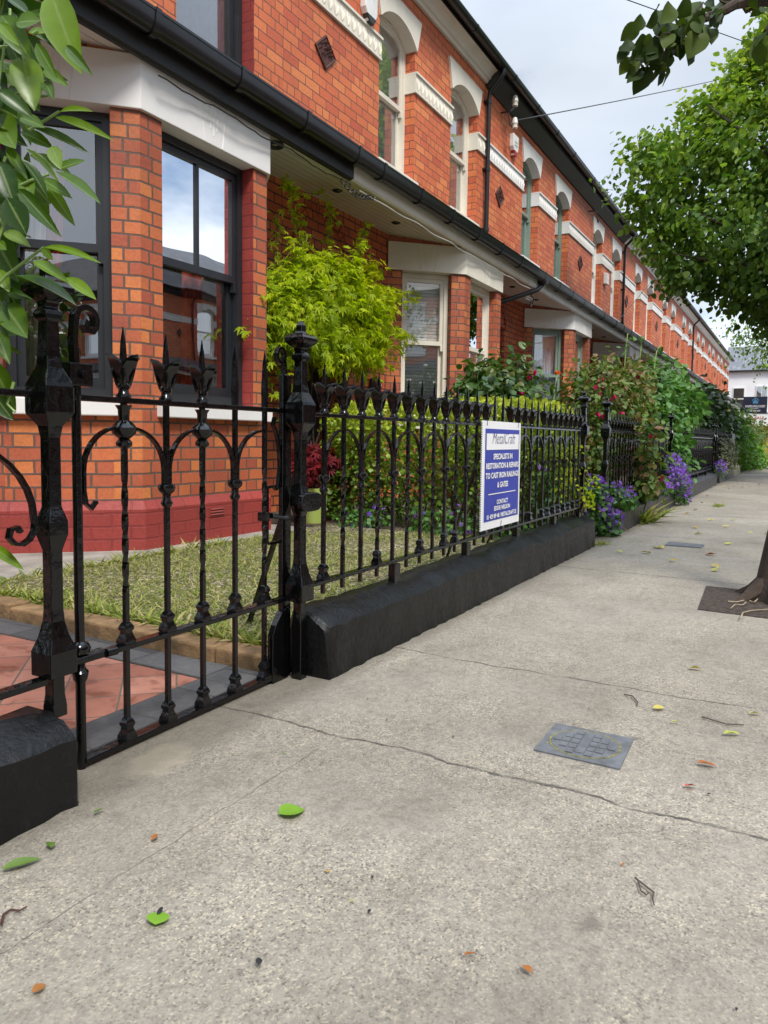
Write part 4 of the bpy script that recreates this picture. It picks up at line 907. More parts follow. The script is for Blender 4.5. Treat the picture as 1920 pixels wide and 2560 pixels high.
# ------------------------------------------------------------------ sign on the railing
SX0, SX1, SZ0, SZ1, SY = 3.118, 3.640, .305, .805, 1.243
s = thing('notice_board', 'blue and white board advertising railing repairs, wired to the black railing', 'sign', (0, 0, 0))
M['board_white'] = plain('white_corrugated_board', (.80, .80, .80), .45, .03, 3)
M['board_blue'] = plain('royal_blue_print', (.022, .040, .34), .4, .10, 5)
M['ink_blue'] = plain('dark_blue_print', (.03, .035, .16), .4, .05)
tilt = lambda x, z: (x+.028*(1-(z-SZ0)/(SZ1-SZ0))*-1+.012, SY-.012*(1-(z-SZ0)/(SZ1-SZ0)), z)
def panel(mb, x0, x1, z0, z1, dy, th=.0005):
    P_ = [tilt(x, z) for x, z in ((x0, z0), (x1, z0), (x1, z1), (x0, z1))]; mb.prism([(a, b-dy, c) for a, b, c in P_], (0, th, 0))
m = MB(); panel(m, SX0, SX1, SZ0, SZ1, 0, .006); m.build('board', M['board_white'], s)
m = MB()
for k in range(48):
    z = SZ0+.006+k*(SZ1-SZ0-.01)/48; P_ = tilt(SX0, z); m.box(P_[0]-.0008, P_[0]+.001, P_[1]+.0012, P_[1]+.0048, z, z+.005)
m.build('flute_shade', M['dark_fitting'], s)  # dark slips painted in for the shade inside the open board edge
m = MB(); panel(m, SX0+.033, SX1-.022, SZ0+.037, SZ1-.036, .0014); m.build('blue_panel', M['board_blue'], s)
m = MB(); panel(m, SX0+.046, SX1-.034, .672, SZ1-.058, .0028); m.build('white_panel', M['board_white'], s)
SCX = (SX0+SX1)/2+.004
def sline(mb, txt, z, size, sx, dx=0, shear=0, dy=.0036, wt=.03): text_mb(mb, txt, lambda a, b: (lambda p: (p[0], p[1]-dy, p[2]))(tilt(SCX+dx+a, z+b)), size, sx, shear, wt=wt)
m = MB(); sline(m, 'MetalCraft', .700, .078, .92, shear=.38, dy=.0044, wt=-.014)
m.build('script_lettering', M['ink_blue'], s)
m = MB()
for txt, z, sz, sx in (('SPECIALISTS IN', .628, .036, 1.10), ('RESTORATION & REPAIRS', .585, .036, 1.08), ('TO CAST IRON RAILINGS', .540, .036, 1.09), ('& GATES', .494, .036, 1.05), ('CONTACT', .416, .028, 1.12), ('EDDIE NELSON', .387, .028, 1.15), ('01 429 89 48 / METALCRAFT.IE', .352, .028, 1.09)): sline(m, txt, z, sz, sx)
panel(m, SX0+.08, SX1-.07, .464, .468, .0036); m.build('lettering', M['board_white'], s)
m = MB()
for x, z in ((SX0+.045, SZ1-.006), (SX1-.045, SZ1-.008), (SX0+.25, SZ0+.012)): p = tilt(x, z); m.tube([(p[0]-.004, p[1]+.02, z+.006), (p[0], p[1]-.004, z+.012 if z > .5 else z-.012), (p[0]+.002, p[1]-.005, z-.016 if z > .5 else z+.016)], .0016, 5)
m.build('tie_wire', M['dark_fitting'], s)

# ------------------------------------------------------------------ covers in the pavement
cv = thing('stopcock_cover', 'square grey cast iron cover with a round gridded lid in the pavement', 'cover', (1.722, .408, 0)); cv.rotation_euler.z = R(1)
MB().prism([(-.095, -.098, 0), (.092, -.096, 0), (.095, .095, 0), (-.09, .097, 0)], (0, 0, .004)).build('frame', M['cast_cover'], cv)
m = MB(); m.add([((.083 if k % 2 else .078)*math.cos(6.28319*(k//2)/40), (.083 if k % 2 else .078)*math.sin(6.28319*(k//2)/40), .0048) for k in range(80)], [(2*i, 2*i+1, (2*i+3) % 80, (2*i+2) % 80) for i in range(40)]); m.build('moss_ring', M['moss'], cv)
lid = MB().lathe([(.0775, .002), (.0775, .0052), (.0001, .0052)], n=40).build('lid', M['cast_cover'], cv)
m = MB()
for i in range(-3, 4):
    for j in range(-2, 3):
        if i == 0: continue
        x, y = j*.029, i*.021
        if math.hypot(abs(x)+.012, abs(y)+.009) < .077: m.box(x-.012, x+.012, y-.0085, y+.0085, .0053, .0082)
m.box(-.06, .06, -.010, .010, .0053, .0072); m.build('tread', M['cast_cover'], lid, .001)
cv = thing('meter_cover', 'flat blue grey cover plate farther along the pavement, beside a yellow leaf', 'cover', (5.50, .66, 0))
MB().box(-.10, .10, -.12, .12, -.01, .004).build('frame', M['cast_cover'], cv); MB().box(-.09, .09, -.11, .11, .004, .007).build('lid', M['cast_cover'], cv, .001)

# ------------------------------------------------------------------ white house and board at the end of the street
b = thing('white_house', 'white rendered house with pale slate roof closing the end of the street', 'house', (60, 0, 0))
MB().box(0, 8, -9, 5.0, -.1, 5.95).build('wall', M['white_render'], b)
MB().prism([(-.15, -9, 5.95), (4, -9, 8.15), (8.1, -9, 5.95)], (0, 14.1, 0)).build('roof', M['slate_pale'], b)
MB().box(-.24, -.14, -9, 5.1, 5.86, 5.97).build('gutter', M['black_pvc'], b)
def win2(y0, y1, z0, z1, dark):
    fr = MB().box(-.05, .02, y0, y1, z0, z1).build('window', M['white'], b)
    ym = (y0+y1)/2; zm = z0+(z1-z0)*.5
    m = MB()
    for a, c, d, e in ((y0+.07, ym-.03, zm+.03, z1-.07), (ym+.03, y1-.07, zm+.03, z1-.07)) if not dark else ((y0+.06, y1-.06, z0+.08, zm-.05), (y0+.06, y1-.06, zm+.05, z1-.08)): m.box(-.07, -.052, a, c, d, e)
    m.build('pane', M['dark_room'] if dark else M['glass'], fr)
    MB().box(-.12, .0, y0-.1, y1+.1, z0-.1, z0).build('sill', M['white'], fr)
win2(3.55, 4.35, 3.1, 4.75, True); win2(2.05, 2.85, 3.0, 4.85, False); win2(-.9, -.1, 3.0, 4.85, False); win2(-3.9, -3.1, 3.0, 4.85, True)
win2(3.55, 4.35, .6, 2.2, True)
MB().box(-.4, 0, 3.3, 5.0, 2.45, 2.6).build('porch_canopy', M['slate'], b)
bd = thing('sale_board', 'dark navy estate agent board with white lettering and blue house emblem near the white house', 'sign', (42.4, 0, 0))
m = MB().box(.03, .11, 2.0, 2.08, 0, 3.1).build('post', M['white'], bd)
M['navy'] = plain('navy_print', (.008, .012, .035), .5); M['pale_blue'] = plain('pale_blue_print', (.10, .32, .55), .5)
MB().box(0, .03, 1.46, 2.56, 2.22, 3.08).build('panel', M['navy'], bd)
MB().box(0, .03, 1.46, 2.56, 1.86, 2.18).build('lower_panel', M['board_white'], bd)
def bt(dx): return lambda y, z: (lambda a, b_: (dx, y-a, z+b_))
m = MB()
text_mb(m, 'KAREN MULVANEY', bt(-.004)(2.0, 2.56), .125, .86); text_mb(m, 'PROPERTY', bt(-.004)(2.0, 2.46), .05, 1.3); text_mb(m, '085 833 6305', bt(-.004)(2.0, 2.33), .105, .82)
m.box(-.004, -.001, 1.55, 2.46, 2.525, 2.532); m.build('lettering', M['board_white'], bd)
m = MB()
for k in range(5): y = 1.90+k*.05; m.box(-.004, -.001, y-.014, y+.014, 2.73, 2.86+.05*(2-abs(k-2))*.9)
m.prism([(-.004, 1.84, 2.87), (-.004, 2.0, 3.0), (-.004, 2.16, 2.87), (-.004, 2.16, 2.90), (-.004, 2.0, 3.03), (-.004, 1.84, 2.90)], (.003, 0, 0)); m.build('emblem', M['pale_blue'], bd)
m = MB(); text_mb(m, 'FOR SALE', bt(-.004)(2.0, 1.93), .2, 1.0); m.build('lower_lettering', plain('red_print', (.45, .03, .02), .5), bd)

# ------------------------------------------------------------------ planting
def big_leaf(n=7, fold=.16, wave=.0):
    V = []; F = []
    for i in range(n+1):
        t = i/n; wd = .5*math.sin(math.pi*min(1, t*.97+.015)**.85)**.9 if 0 < t < 1 else .012
        V += [(t, wd, fold*wd+wave*math.sin(t*9)*wd), (t, 0, 0), (t, -wd, fold*wd-wave*math.cos(t*8)*wd)]
    for i in range(n):
        a = 3*i; F += [(a, a+1, a+4, a+3), (a+1, a+2, a+5, a+4)]
    return np.array(V), F
T_BIG = big_leaf(); T_BIGW = big_leaf(7, .2, .09)
def finish_smooth(o): o.data.polygons.foreach_set('use_smooth', [True]*len(o.data.polygons)); return o

# --- broad glossy leaves hanging in from the left, beside the camera
pl = thing('broad_leaf_shrub', 'glossy broad leaved green shrub leaning in at the left edge over the nearest post', 'shrub', (.62, 1.5, 0))
A = lambda x, y: (x/5.925, y/5.925); B = lambda x, y: (x/5.925, 370+y/5.925)
LV = [(A(760,-120),A(1090,940),470,.75),(A(30,230),A(400,800),330,.45),(A(340,830),A(480,1520),400,.8),(A(240,330),A(590,300),260,.5),(A(420,470),A(690,480),150,.6),(A(620,510),A(1150,960),130,.25),(A(980,680),A(1335,1085),140,.4),
 (A(540,640),A(840,1170),170,.45),(A(650,1030),A(1005,1275),150,.55),(A(660,1200),A(800,1490),150,.35),(A(-60,1330),A(480,1700),220,.2),(A(-60,1720),A(200,2160),400,.6),(A(880,1660),A(1345,1600),120,.7),(A(810,1735),A(1680,2040),130,.65),(A(490,1890),A(1320,2210),130,.3),
 (A(310,1950),A(780,2160),190,.4),(A(110,-30),A(430,190),200,.1),(A(520,520),A(760,630),110,.3),(A(-40,900),A(300,1170),200,.35),(A(-30,1050),A(220,1110),120,.75),(A(130,640),A(330,1000),160,.3),(A(0,340),A(270,660),150,.7),(A(440,1500),A(590,1640),120,.4),(A(300,1740),A(640,1860),190,.45),
 (B(100,-20),B(400,450),140,.5),(B(380,0),B(900,510),160,.55),(B(770,-30),B(880,270),190,.9),(B(830,320),B(1260,185),170,.5),(B(830,350),B(1485,825),190,.4),(B(600,450),B(1070,750),160,.5),(B(320,160),B(745,690),160,.15),(B(690,530),B(1085,1125),170,.6),(B(270,605),B(830,1230),200,.25),(B(-20,200),B(190,790),300,.05),
 (B(100,730),B(390,1280),330,.1),(B(60,1240),B(415,1405),170,.85),(B(650,1470),B(1485,1672),110,.7),(B(635,1475),B(770,1650),110,.5),(B(490,1680),B(1000,1940),170,.6),(B(230,1890),B(1140,2200),330,.2),(B(980,1920),B(1420,2230),170,.7),(B(-30,1800),B(130,2120),170,.7),(B(-20,1390),B(95,1510),120,.5),(B(-60,700),B(60,1000),220,.3),
 (B(-60,930),B(110,1270),300,.2),(B(-60,2120),B(420,2140),90,.3),((-10,820),(8,800),60,.6)]
LV += [((-20,905),(30,1020),55*5.9,.5),((-15,985),(26,1045),40*5.9,.2),((-25,1360),(56,1422),24*5.9,.65),((-8,860),(52,880),14*5.9,.5),((-20,800),(22,905),40*5.9,.35),((0,640),(45,790),60*5.9,.15),((-30,560),(40,700),70*5.9,.3)]
for i in range(95):
    x, y = random.uniform(-120, 75), random.uniform(-160, 800); a = random.uniform(-.3, 1.9)
    if x > 20: y = random.uniform(-160, 560)
    l = random.uniform(70, 120); LV.append(((x, y), (x+l*math.cos(a), y+l*math.sin(a)), random.uniform(25, 60)*5.9, random.random()*.55))
P = []; D = []; Nm = []; Ls = []; Wd = []; Rn = []; stems = MB(); fw = -_f
for i, (p0, p1, wd, tone) in enumerate(LV):
    hand = i < 47; d0 = 1.36+random.uniform(-.06, .08)+(0 if hand else .10); a = at_d(*p0, d0); b = at_d(*p1, d0+random.uniform(-.055, .01))
    L_ = np.linalg.norm(b-a); w_ = wd/5.925*d0/FOC
    P.append(a); D.append(b-a); Ls.append(L_); Wd.append(min(1.1, w_/L_)*1.15)
    Nm.append(fw+rng.normal(size=3)*.38+np.array([0, 0, .45])); Rn.append(tone)
Wd = np.array(Wd)[:, None, None]
finish_smooth(leaf_mesh('foliage', P, D, Nm, np.array(Ls), M['leaf_laurel'], pl, T_BIG, Wd, np.array(Rn), curl=rng.uniform(.0, .16, len(P))))
for q in ([A(0,560),A(90,480),A(240,330),A(380,230)], [A(480,510),A(560,460)], [A(430,1930),A(640,1800),A(880,1650)], [A(150,280),A(150,130)], [A(0,700),A(150,690)], [B(80,1900),B(360,1690),B(650,1470)], [B(260,580),B(440,490),B(730,390)], [B(-100,2100),B(80,1900)], [A(-200,900),A(0,560)], [(-60,760),(-30,500),(-10,250),(20,60)], [(-40,700),(10,560),(45,450)], [B(90,130),B(60,210)], [(35,955),(18,1010),(38,1030)], [B(-300,900),B(80,560),B(260,580)]):
    stems.tube([at_d(x, y, 1.38) for x, y in q], [.0032-.0012*i/len(q) for i in range(len(q))], 6)
stems.build('shoot', M['green_stem'], pl)
MB().tube([(.60, 1.60, 0), (.57, 1.62, .5), (.50, 1.60, .9), (.46, 1.55, 1.35), (.48, 1.5, 1.8)], [.022, .02, .016, .012, .006], 7).tube([(.57, 1.62, .5), (.72, 1.62, .85), (.80, 1.55, 1.2)], [.012, .009, .004], 6).build('stem', M['stem'], pl)

blob_leaves('body_foliage', [(.0, 2.0, 1.0), (-.1, 1.9, .5), (.25, 2.25, 1.8), (-.7, 1.9, 1.3), (.3, 2.35, 1.1), (.0, 2.6, 1.7)], [(.5, .45, .5), (.5, .4, .4), (.45, .4, .55), (.6, .5, .9), (.45, .4, .5), (.6, .4, .6)], 3400, .13, M['leaf_laurel'], pl, T_OV, .8, clump=170, cl_r=.12)
in_place(pl)
# --- lime green climber on the porch
def img_cloud(poly, n, y0, spread):
    """points inside a measured outline, spread in depth about the plane y0"""
    px, py = np.array(poly).T*SS; k = len(px); pts = []
    def inside(x, y):
        r_ = False; j = k-1
        for i in range(k):
            if (py[i] > y) != (py[j] > y) and x < (px[j]-px[i])*(y-py[i])/(py[j]-py[i])+px[i]: r_ = not r_
            j = i
        return r_
    while len(pts) < n:
        x, y = random.uniform(px.min(), px.max()), random.uniform(py.min(), py.max())
        if inside(x, y):
            d = min(math.hypot((px[i]-x), (py[i]-y)) for i in range(k)); s_ = spread(d)
            pts.append(at_y(x, y, y0+random.uniform(-s_, s_)))
    return np.array(pts)
def clumped(C, per, r, name, mat, parent, Ln, tmpl, wid=1., down=.6, cent=None, tone=None, up=.8, curl=.12):
    n = len(C)*per; i = np.repeat(np.arange(len(C)), per); P = C[i]+rng.normal(size=(n, 3))*r
    cent = C.mean(0) if cent is None else cent; U = unit(C-cent)[i]
    cd_ = rng.normal(size=(len(C), 3))*.55; D = rand_dirs(n, down, .6)+U*.45+cd_[i]; Nn = rng.normal(size=(n, 3))*.4+U*.45+np.array([0, -.3, up])
    tn = rng.random(len(C)) if tone is None else tone
    return leaf_mesh(name, P, D, Nn, Ln*(.5+.7*rng.random(n)), mat, parent, tmpl, wid*(.75+.4*rng.random(n))[:, None, None], np.clip(.45*rng.random(n)+.55*tn[i], 0, 1), curl*rng.uniform(.2, 2.2, n))
ja = thing('jasmine_climber', 'bright lime green feathery climber billowing in front of the shaded porch', 'climber', (5.3, 3.62, 0))
poly = [(560,610),(618,575),(645,560),(690,555),(730,550),(770,575),(812,572),(820,612),(846,650),(845,690),(834,715),(836,750),(812,790),(780,818),(740,806),(700,785),(650,780),(620,795),(560,765)]
C = img_cloud(poly, 300, 3.72, lambda d: min(.34, .04+d*.0025))
C[:, 1] = np.maximum(C[:, 1], 3.56)
tone = np.clip((C[:, 0]-5.0)/2.4*.5+(C[:, 2]-1.2)*.18+rng.random(len(C))*.45, 0, 1)
clumped(C, 20, .05, 'foliage', M['leaf_jasmine'], ja, .083, T_JA, 1.0, .75, tone=tone)
sh = []; st = MB()
for k in range(44):                                    # feathery sprays reaching out of the mass
    o_ = C[rng.integers(len(C))]; u_ = unit(o_-C.mean(0)+np.array([0, -.25, .25])+rng.normal(size=3)*.25); l_ = random.uniform(.22, .5)
    pts = [o_+u_*l_*t_+np.array([0, 0, .10*l_*math.sin(t_*3)-.22*l_*t_*t_]) for t_ in (0, .25, .5, .75, 1)]; pts = [np.array([p_[0], max(3.56, p_[1]), p_[2]]) for p_ in pts]; st.tube(pts, .003, 4)
    for a, b in zip(pts, pts[1:]): sh += [a+(b-a)*.3, a+(b-a)*.8]
for q, dens in (([(655,560),(640,480),(632,430)], 5), ([(705,560),(715,500),(712,440)], 6), ([(760,600),(772,540),(795,480)], 7), ([(600,600),(596,520),(600,460)], 4), ([(660,520),(655,470)], 4), ([(825,640),(860,630),(905,640)], 7), ([(840,740),(865,760),(850,790)], 4), ([(610,800),(620,850),(612,900)], 4), ([(615,520),(640,545),(655,570)], 2), ([(590,700),(575,780),(588,850)], 3), ([(640,420),(625,405),(615,392)], 4), ([(650,415),(690,420)], 3)):
    pts = [at_y(x*SS, y*SS, 3.74+random.uniform(-.08, .08)) for x, y in q]; st.tube(pts, .0035, 4)
    for a, b in zip(pts, pts[1:]):
        for t_ in np.linspace(.1, 1, dens): sh.append(a+(b-a)*t_)
clumped(np.array(sh), 4, .028, 'trailing_foliage', M['leaf_jasmine'], ja, .078, T_JA, 1., .6, tone=np.full(len(sh), .55))
for k in range(9):
    x = 5.75+random.uniform(-.3, .6); st.tube([(5.75+random.uniform(-.25, .4), 3.95, .05), (x, 3.9+random.uniform(-.1, .1), .6), (x+random.uniform(-.2, .2), 3.85, 1.1), (x+random.uniform(-.4, .4), 3.8, 1.7)], [.008, .007, .006, .003], 5)
st.build('stem', M['stem'], ja); in_place(ja)
def pot(label, x, y, r, h, mat, cat='plant pot', sau=None):
    p = thing('plant_pot', label, cat, (x, y, .012))
    MB().lathe([(r*.68, 0), (r*.95, h*.86), (r*1.04, h*.87), (r*1.06, h), (r*.96, h), (r*.9, h*.85), (0, h*.84)], n=20).build('body', mat, p)
    if sau: MB().lathe([(r*.8, -.012), (r*1.0, .02), (r*1.04, .02), (r*.9, -.002), (0, -.004)], n=20).build('saucer', sau, p)
    return p
M['pot_green'] = plain('lime_glazed_pot', (.34, .42, .10), .35, .08); M['pot_terra'] = plain('terracotta_pot', (.36, .12, .055), .75, .2, 12, 60, .3)
pot('lime green glazed pot on a terracotta saucer behind the gate post', 4.93, 3.40, .125, .30, M['pot_green'], sau=M['pot_terra'])
pot('terracotta pot behind the hedge end by the porch', 5.30, 3.55, .16, .26, M['pot_terra'])
pot('small terracotta trough pot in front of the porch wall', 4.72, 3.85, .12, .22, M['pot_terra'])
ac = thing('red_maple', 'small crimson leaved maple in the lime green pot', 'shrub', (4.93, 3.40, .25))
blob_leaves('foliage', [(0, 0, .28), (-.22, -.05, .20), (.2, 0, .18), (.05, 0, .12)], [(.22, .2, .12), (.14, .12, .08), (.16, .14, .1), (.1, .1, .1)], 330, .085, M['leaf_acer'], ac, T_AC, down=.5)
MB().tube([(0, 0, -.05), (0, 0, .15), (.05, 0, .28)], [.008, .007, .003], 5).tube([(0, 0, .1), (-.15, 0, .22)], [.005, .002], 4).build('stem', M['stem'], ac)

# --- hedges
def hedge(label, x0, x1, y0, y1, h, n, mat, ln, cat='hedge', z0=.05, parent_loc=None):
    hd = thing('box_hedge' if h < 1.3 else 'hedge', label, cat, ((x0+x1)/2, (y0+y1)/2, 0)); cx, cy = (x0+x1)/2, (y0+y1)/2
    P = []; U = []
    while len(P) < n:
        p = np.array([random.uniform(x0, x1), random.uniform(y0, y1), z0+(h-z0)*random.random()**.8])
        nx, ny = (p[0]-cx)/((x1-x0)/2), (p[1]-cy)/((y1-y0)/2); top = h*(1-.10*abs(nx)**3-.05*abs(ny)**4)+.05*math.sin(p[1]*5.3)*math.sin(p[0]*4.1+1)
        dist = min(1-abs(nx), 1-abs(ny))*min(x1-x0, y1-y0)/2; e = min(dist, top-p[2])
        if p[2] > top or random.random() > math.exp(-max(0, e-.02)/.07)+.03: continue
        bul = 1+.06*math.sin(p[2]*9+p[1]*6)+.05*math.sin(p[1]*13+p[0]*3); q = np.array([cx+(p[0]-cx)*bul, cy+(p[1]-cy)*1.0, p[2]])
        P.append(q-np.array([cx, cy, 0])); U.append((nx, ny, .6*(p[2] > top-.12)))
    P = np.array(P); U = unit(np.array(U)+1e-3)
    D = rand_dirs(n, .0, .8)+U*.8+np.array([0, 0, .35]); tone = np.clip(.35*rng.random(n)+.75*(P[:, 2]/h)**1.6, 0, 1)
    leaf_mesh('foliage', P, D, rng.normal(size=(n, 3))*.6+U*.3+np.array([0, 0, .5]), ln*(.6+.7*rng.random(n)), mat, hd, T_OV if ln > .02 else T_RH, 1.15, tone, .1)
    s = MB()
    for k in range(46):
        x, y = random.uniform(x0+.12, x1-.12)-cx, random.uniform(y0+.05, y1-.05)-cy; pts = [(x, y, .0)]
        for j in range(4): pts.append((pts[-1][0]+random.uniform(-.09, .09), pts[-1][1]+random.uniform(-.09, .09), (j+1)*h*.21))
        s.tube(pts, [.009, .008, .006, .004, .002], 4)
    s.build('stem', M['stem'], hd); return hd
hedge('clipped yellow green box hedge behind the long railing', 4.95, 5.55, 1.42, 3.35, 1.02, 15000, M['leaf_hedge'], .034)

# --- shrubs further along
def shrub(name, label, base, lobes, n, ln, mat, cat='shrub', clump=60, clr=.10, tmpl=T_OV, wid=1., down=.6, fl=None, stems=9, sh=.3):
    s = thing(name, label, cat, base); b = np.array(base); C = np.array([l[:3] for l in lobes])-b; Rr = np.array([l[3:] for l in lobes])
    blob_leaves('foliage', C, Rr, n, ln, mat, s, tmpl, wid, down, shell=sh, clump=clump, cl_r=clr)
    m = MB()
    for k in range(stems):
        i = k % len(C); t = C[i]+rng.normal(size=3)*Rr[i]*.5; m.tube([(random.uniform(-.06, .06), random.uniform(-.06, .06), 0), tuple(t*.5+rng.normal(size=3)*.05), tuple(t)], [.012, .008, .003], 5)
    m.build('stem', M['stem'], s)
    if fl:
        for (mt, cnt, fr, tm, nm) in fl:
            k = rng.choice(len(C), cnt); u = unit(rng.normal(size=(cnt, 3))+np.array([-.3, -.9, -.1])); P = C[k]+u*Rr[k]*1.02; rep = 4
            i = np.repeat(np.arange(cnt), rep)
            leaf_mesh(nm, P[i]+rng.normal(size=(cnt*rep, 3))*fr*.25, rand_dirs(cnt*rep, 1.2, .5), rng.normal(size=(cnt*rep, 3))+np.array([0, -1, 0]), np.full(cnt*rep, fr), M[mt], s, tm, 1.0)
    return s
shrub('fuchsia_bush', 'dark green rounded bush with few red flowers behind the hedge', (7.5, 2.8, .03), [(7.5, 2.8, 1.22, .60, .5, .28), (7.15, 2.75, 1.08, .45, .45, .28), (8.0, 2.85, 1.08, .48, .45, .30), (7.5, 2.8, .7, .6, .5, .4), (7.55, 2.75, 1.45, .28, .28, .17)], 3400, .088, M['leaf_fuchsia'], clump=150, clr=.07, fl=[('petal_red', 12, .05, T_OV, 'blossom')])
ro = thing('orange_rose', 'single orange rose on a long stem beyond the hedge', 'rose', (6.8, 2.0, .03))
p = at_y(1385, 978, 2.0)-np.array([6.8, 2.0, .03]); q = at_y(1394, 935, 2.0)-np.array([6.8, 2.0, .03])
MB().tube([(0, 0, 0), (.02, 0, .6), tuple(p), tuple(q)], [.008, .006, .004, .004], 5).build('stem', M['green_stem'], ro)
leaf_mesh('blossom', np.tile(q, (16, 1)), rand_dirs(16, -1.0, .6), rng.normal(size=(16, 3)), np.full(16, .036), M['petal_orange'], ro, T_OV, 1.5, curl=.3)
lp = np.array([p+(q-p)*0+np.array([random.uniform(-.12, .06), 0, random.uniform(-.25, .05)]) for _ in range(14)])
leaf_mesh('foliage', lp, rand_dirs(14, .3), rng.normal(size=(14, 3))+np.array([0, -1, .5]), np.full(14, .085), M['leaf_fuchsia'], ro)
shrub('mixed_fuchsia', 'tall loose fuchsia with reddish leaves and crimson flowers spilling over the second railing', (7.1, 1.75, .03),
      [(6.95, 1.75, 1.0, .3, .3, .3), (7.3, 1.65, 1.18, .4, .3, .28), (7.7, 1.6, 1.15, .45, .3, .36), (8.0, 1.6, 1.35, .35, .3, .22), (7.0, 1.6, .7, .45, .3, .35), (7.7, 1.5, .8, .4, .22, .3), (6.5, 1.8, .5, .4, .25, .35), (6.75, 1.75, 1.2, .16, .2, .12)], 4800, .058, M['leaf_mixed'], clump=260, clr=.07, fl=[('petal_red', 18, .045, T_OV, 'blossom')], stems=16)
shrub('fuchsia_spray', 'fuchsia spray with green leaves hanging out through the bars of the second railing', (6.95, 1.25, .2), [(6.9, 1.18, .62, .22, .10, .24), (7.05, 1.16, .42, .2, .1, .2), (6.8, 1.18, .82, .15, .1, .14)], 420, .07, M['leaf_mixed'], clump=40, clr=.06, fl=[('petal_red', 5, .04, T_OV, 'blossom')], stems=5)
shrub('climbing_vine', 'big green climbing vine mounded over the railing before the gap', (9.2, 1.7, .03),
      [(9.6, 1.6, 1.05, .6, .4, .38), (10.3, 1.6, 1.15, .8, .42, .40), (11.1, 1.65, 1.15, .9, .4, .42), (9.9, 1.6, 1.38, .5, .35, .26), (10.6, 1.6, 1.5, .6, .35, .28), (9.3, 1.42, .7, .3, .22, .3), (9.6, 1.38, .55, .3, .2, .38), (9.5, 1.25, .35, .14, .12, .26), (12.2, 1.7, 1.2, .8, .4, .36)], 5600, .095, M['leaf_vine'], clump=360, clr=.09, cat='climber', down=1.0, stems=14)
m = []
for q in ([(1345,790),(1352,750),(1356,720)], [(1375,790),(1385,745),(1380,725)], [(1405,800),(1418,760),(1425,745)], [(1300,810),(1312,785)], [(1440,800),(1450,770)]):
    pts = [at_y(x*SS, y*SS, 1.7) for x, y in q]
    for a, b in zip(pts, pts[1:]):
        for t_ in np.linspace(0, 1, 5): m.append(a+(b-a)*t_)
vt = thing('vine_shoots', 'tall thin vine shoots standing up above the big climber', 'climber', tuple(m[0])); b0 = m[0]
clumped(np.array(m[::2])-b0, 2, .03, 'foliage', M['leaf_vine'], vt, .06, T_OV, 1., .3)
s = MB()
for q in ([(1345,850),(1352,750),(1356,720)], [(1375,850),(1385,745),(1380,725)], [(1405,850),(1418,760),(1425,745)]): s.tube([tuple(at_y(x*SS, y*SS, 1.7)-b0) for x, y in q], .006, 4)
s.build('stem', M['green_stem'], vt)
shrub('dark_bush', 'dark green bush behind the far railings, past the climbing vine', (16.5, 1.9, .03), [(15.2, 1.9, 1.25, .9, .6, .5), (16.6, 1.9, 1.35, 1.2, .6, .55), (18.2, 1.9, 1.35, 1.3, .6, .55), (16.4, 1.85, .8, 1.6, .5, .45), (19.5, 1.9, 1.2, 1., .6, .5)], 4200, .12, M['leaf_dark'], clump=300, clr=.13)
shrub('grey_bush', 'small grey green variegated bush spilling over the far dark plinth', (14.9, 1.25, .2), [(14.9, 1.2, .45, .45, .14, .28), (15.5, 1.2, .5, .5, .15, .3), (16.2, 1.22, .45, .4, .14, .25)], 1500, .05, M['leaf_grey'], clump=120, clr=.07)
shrub('ivy_mound', 'bright green ivy mound growing over the pavement edge beyond the white post', (21, 1.3, .0), [(19.9, 1.35, .75, .7, .35, .5), (21, 1.3, .6, 1.0, .4, .45), (22.4, 1.2, .35, 1.2, .4, .3), (20.2, 1.5, 1.2, .5, .4, .3), (23.5, 1.05, .15, 1.0, .35, .18)], 3600, .11, M['leaf_ivy'], clump=260, clr=.12)
shrub('brown_shrub', 'brownish flowering shrub behind the ivy in front of the sale board', (27, 1.9, .0), [(26, 1.9, 1.2, 1.6, .6, .55), (29, 1.8, 1.0, 1.8, .6, .6), (32, 1.6, .9, 2.0, .7, .6), (35, 1.2, .8, 2, .7, .6)], 3000, .13, M['leaf_mixed'], clump=240, clr=.16)
shrub('far_shrub', 'yellow green shrub at the right edge at the far end of the pavement', (38, 1.0, .0), [(37, .9, .8, 2, .8, .6), (41, .6, .7, 2.2, .9, .7)], 1800, .16, M['leaf_hedge'], clump=150, clr=.2)
rd = thing('reed_clump', 'clump of yellow reed blades by the white plinth', 'reeds', (28, .9, 0))
m = MB()
for k in range(40):
    x, y = random.uniform(-.5, .5), random.uniform(-.2, .2); m.strip([(x, y, 0), (x+random.uniform(-.2, .2), y, .5), (x+random.uniform(-.5, .5), y+random.uniform(-.3, .2), random.uniform(.6, 1.0))], [.03, .03, .006], .004, (0, 1, 0))
m.build('blade', plain('yellow_reed', (.5, .42, .06), .6), rd)
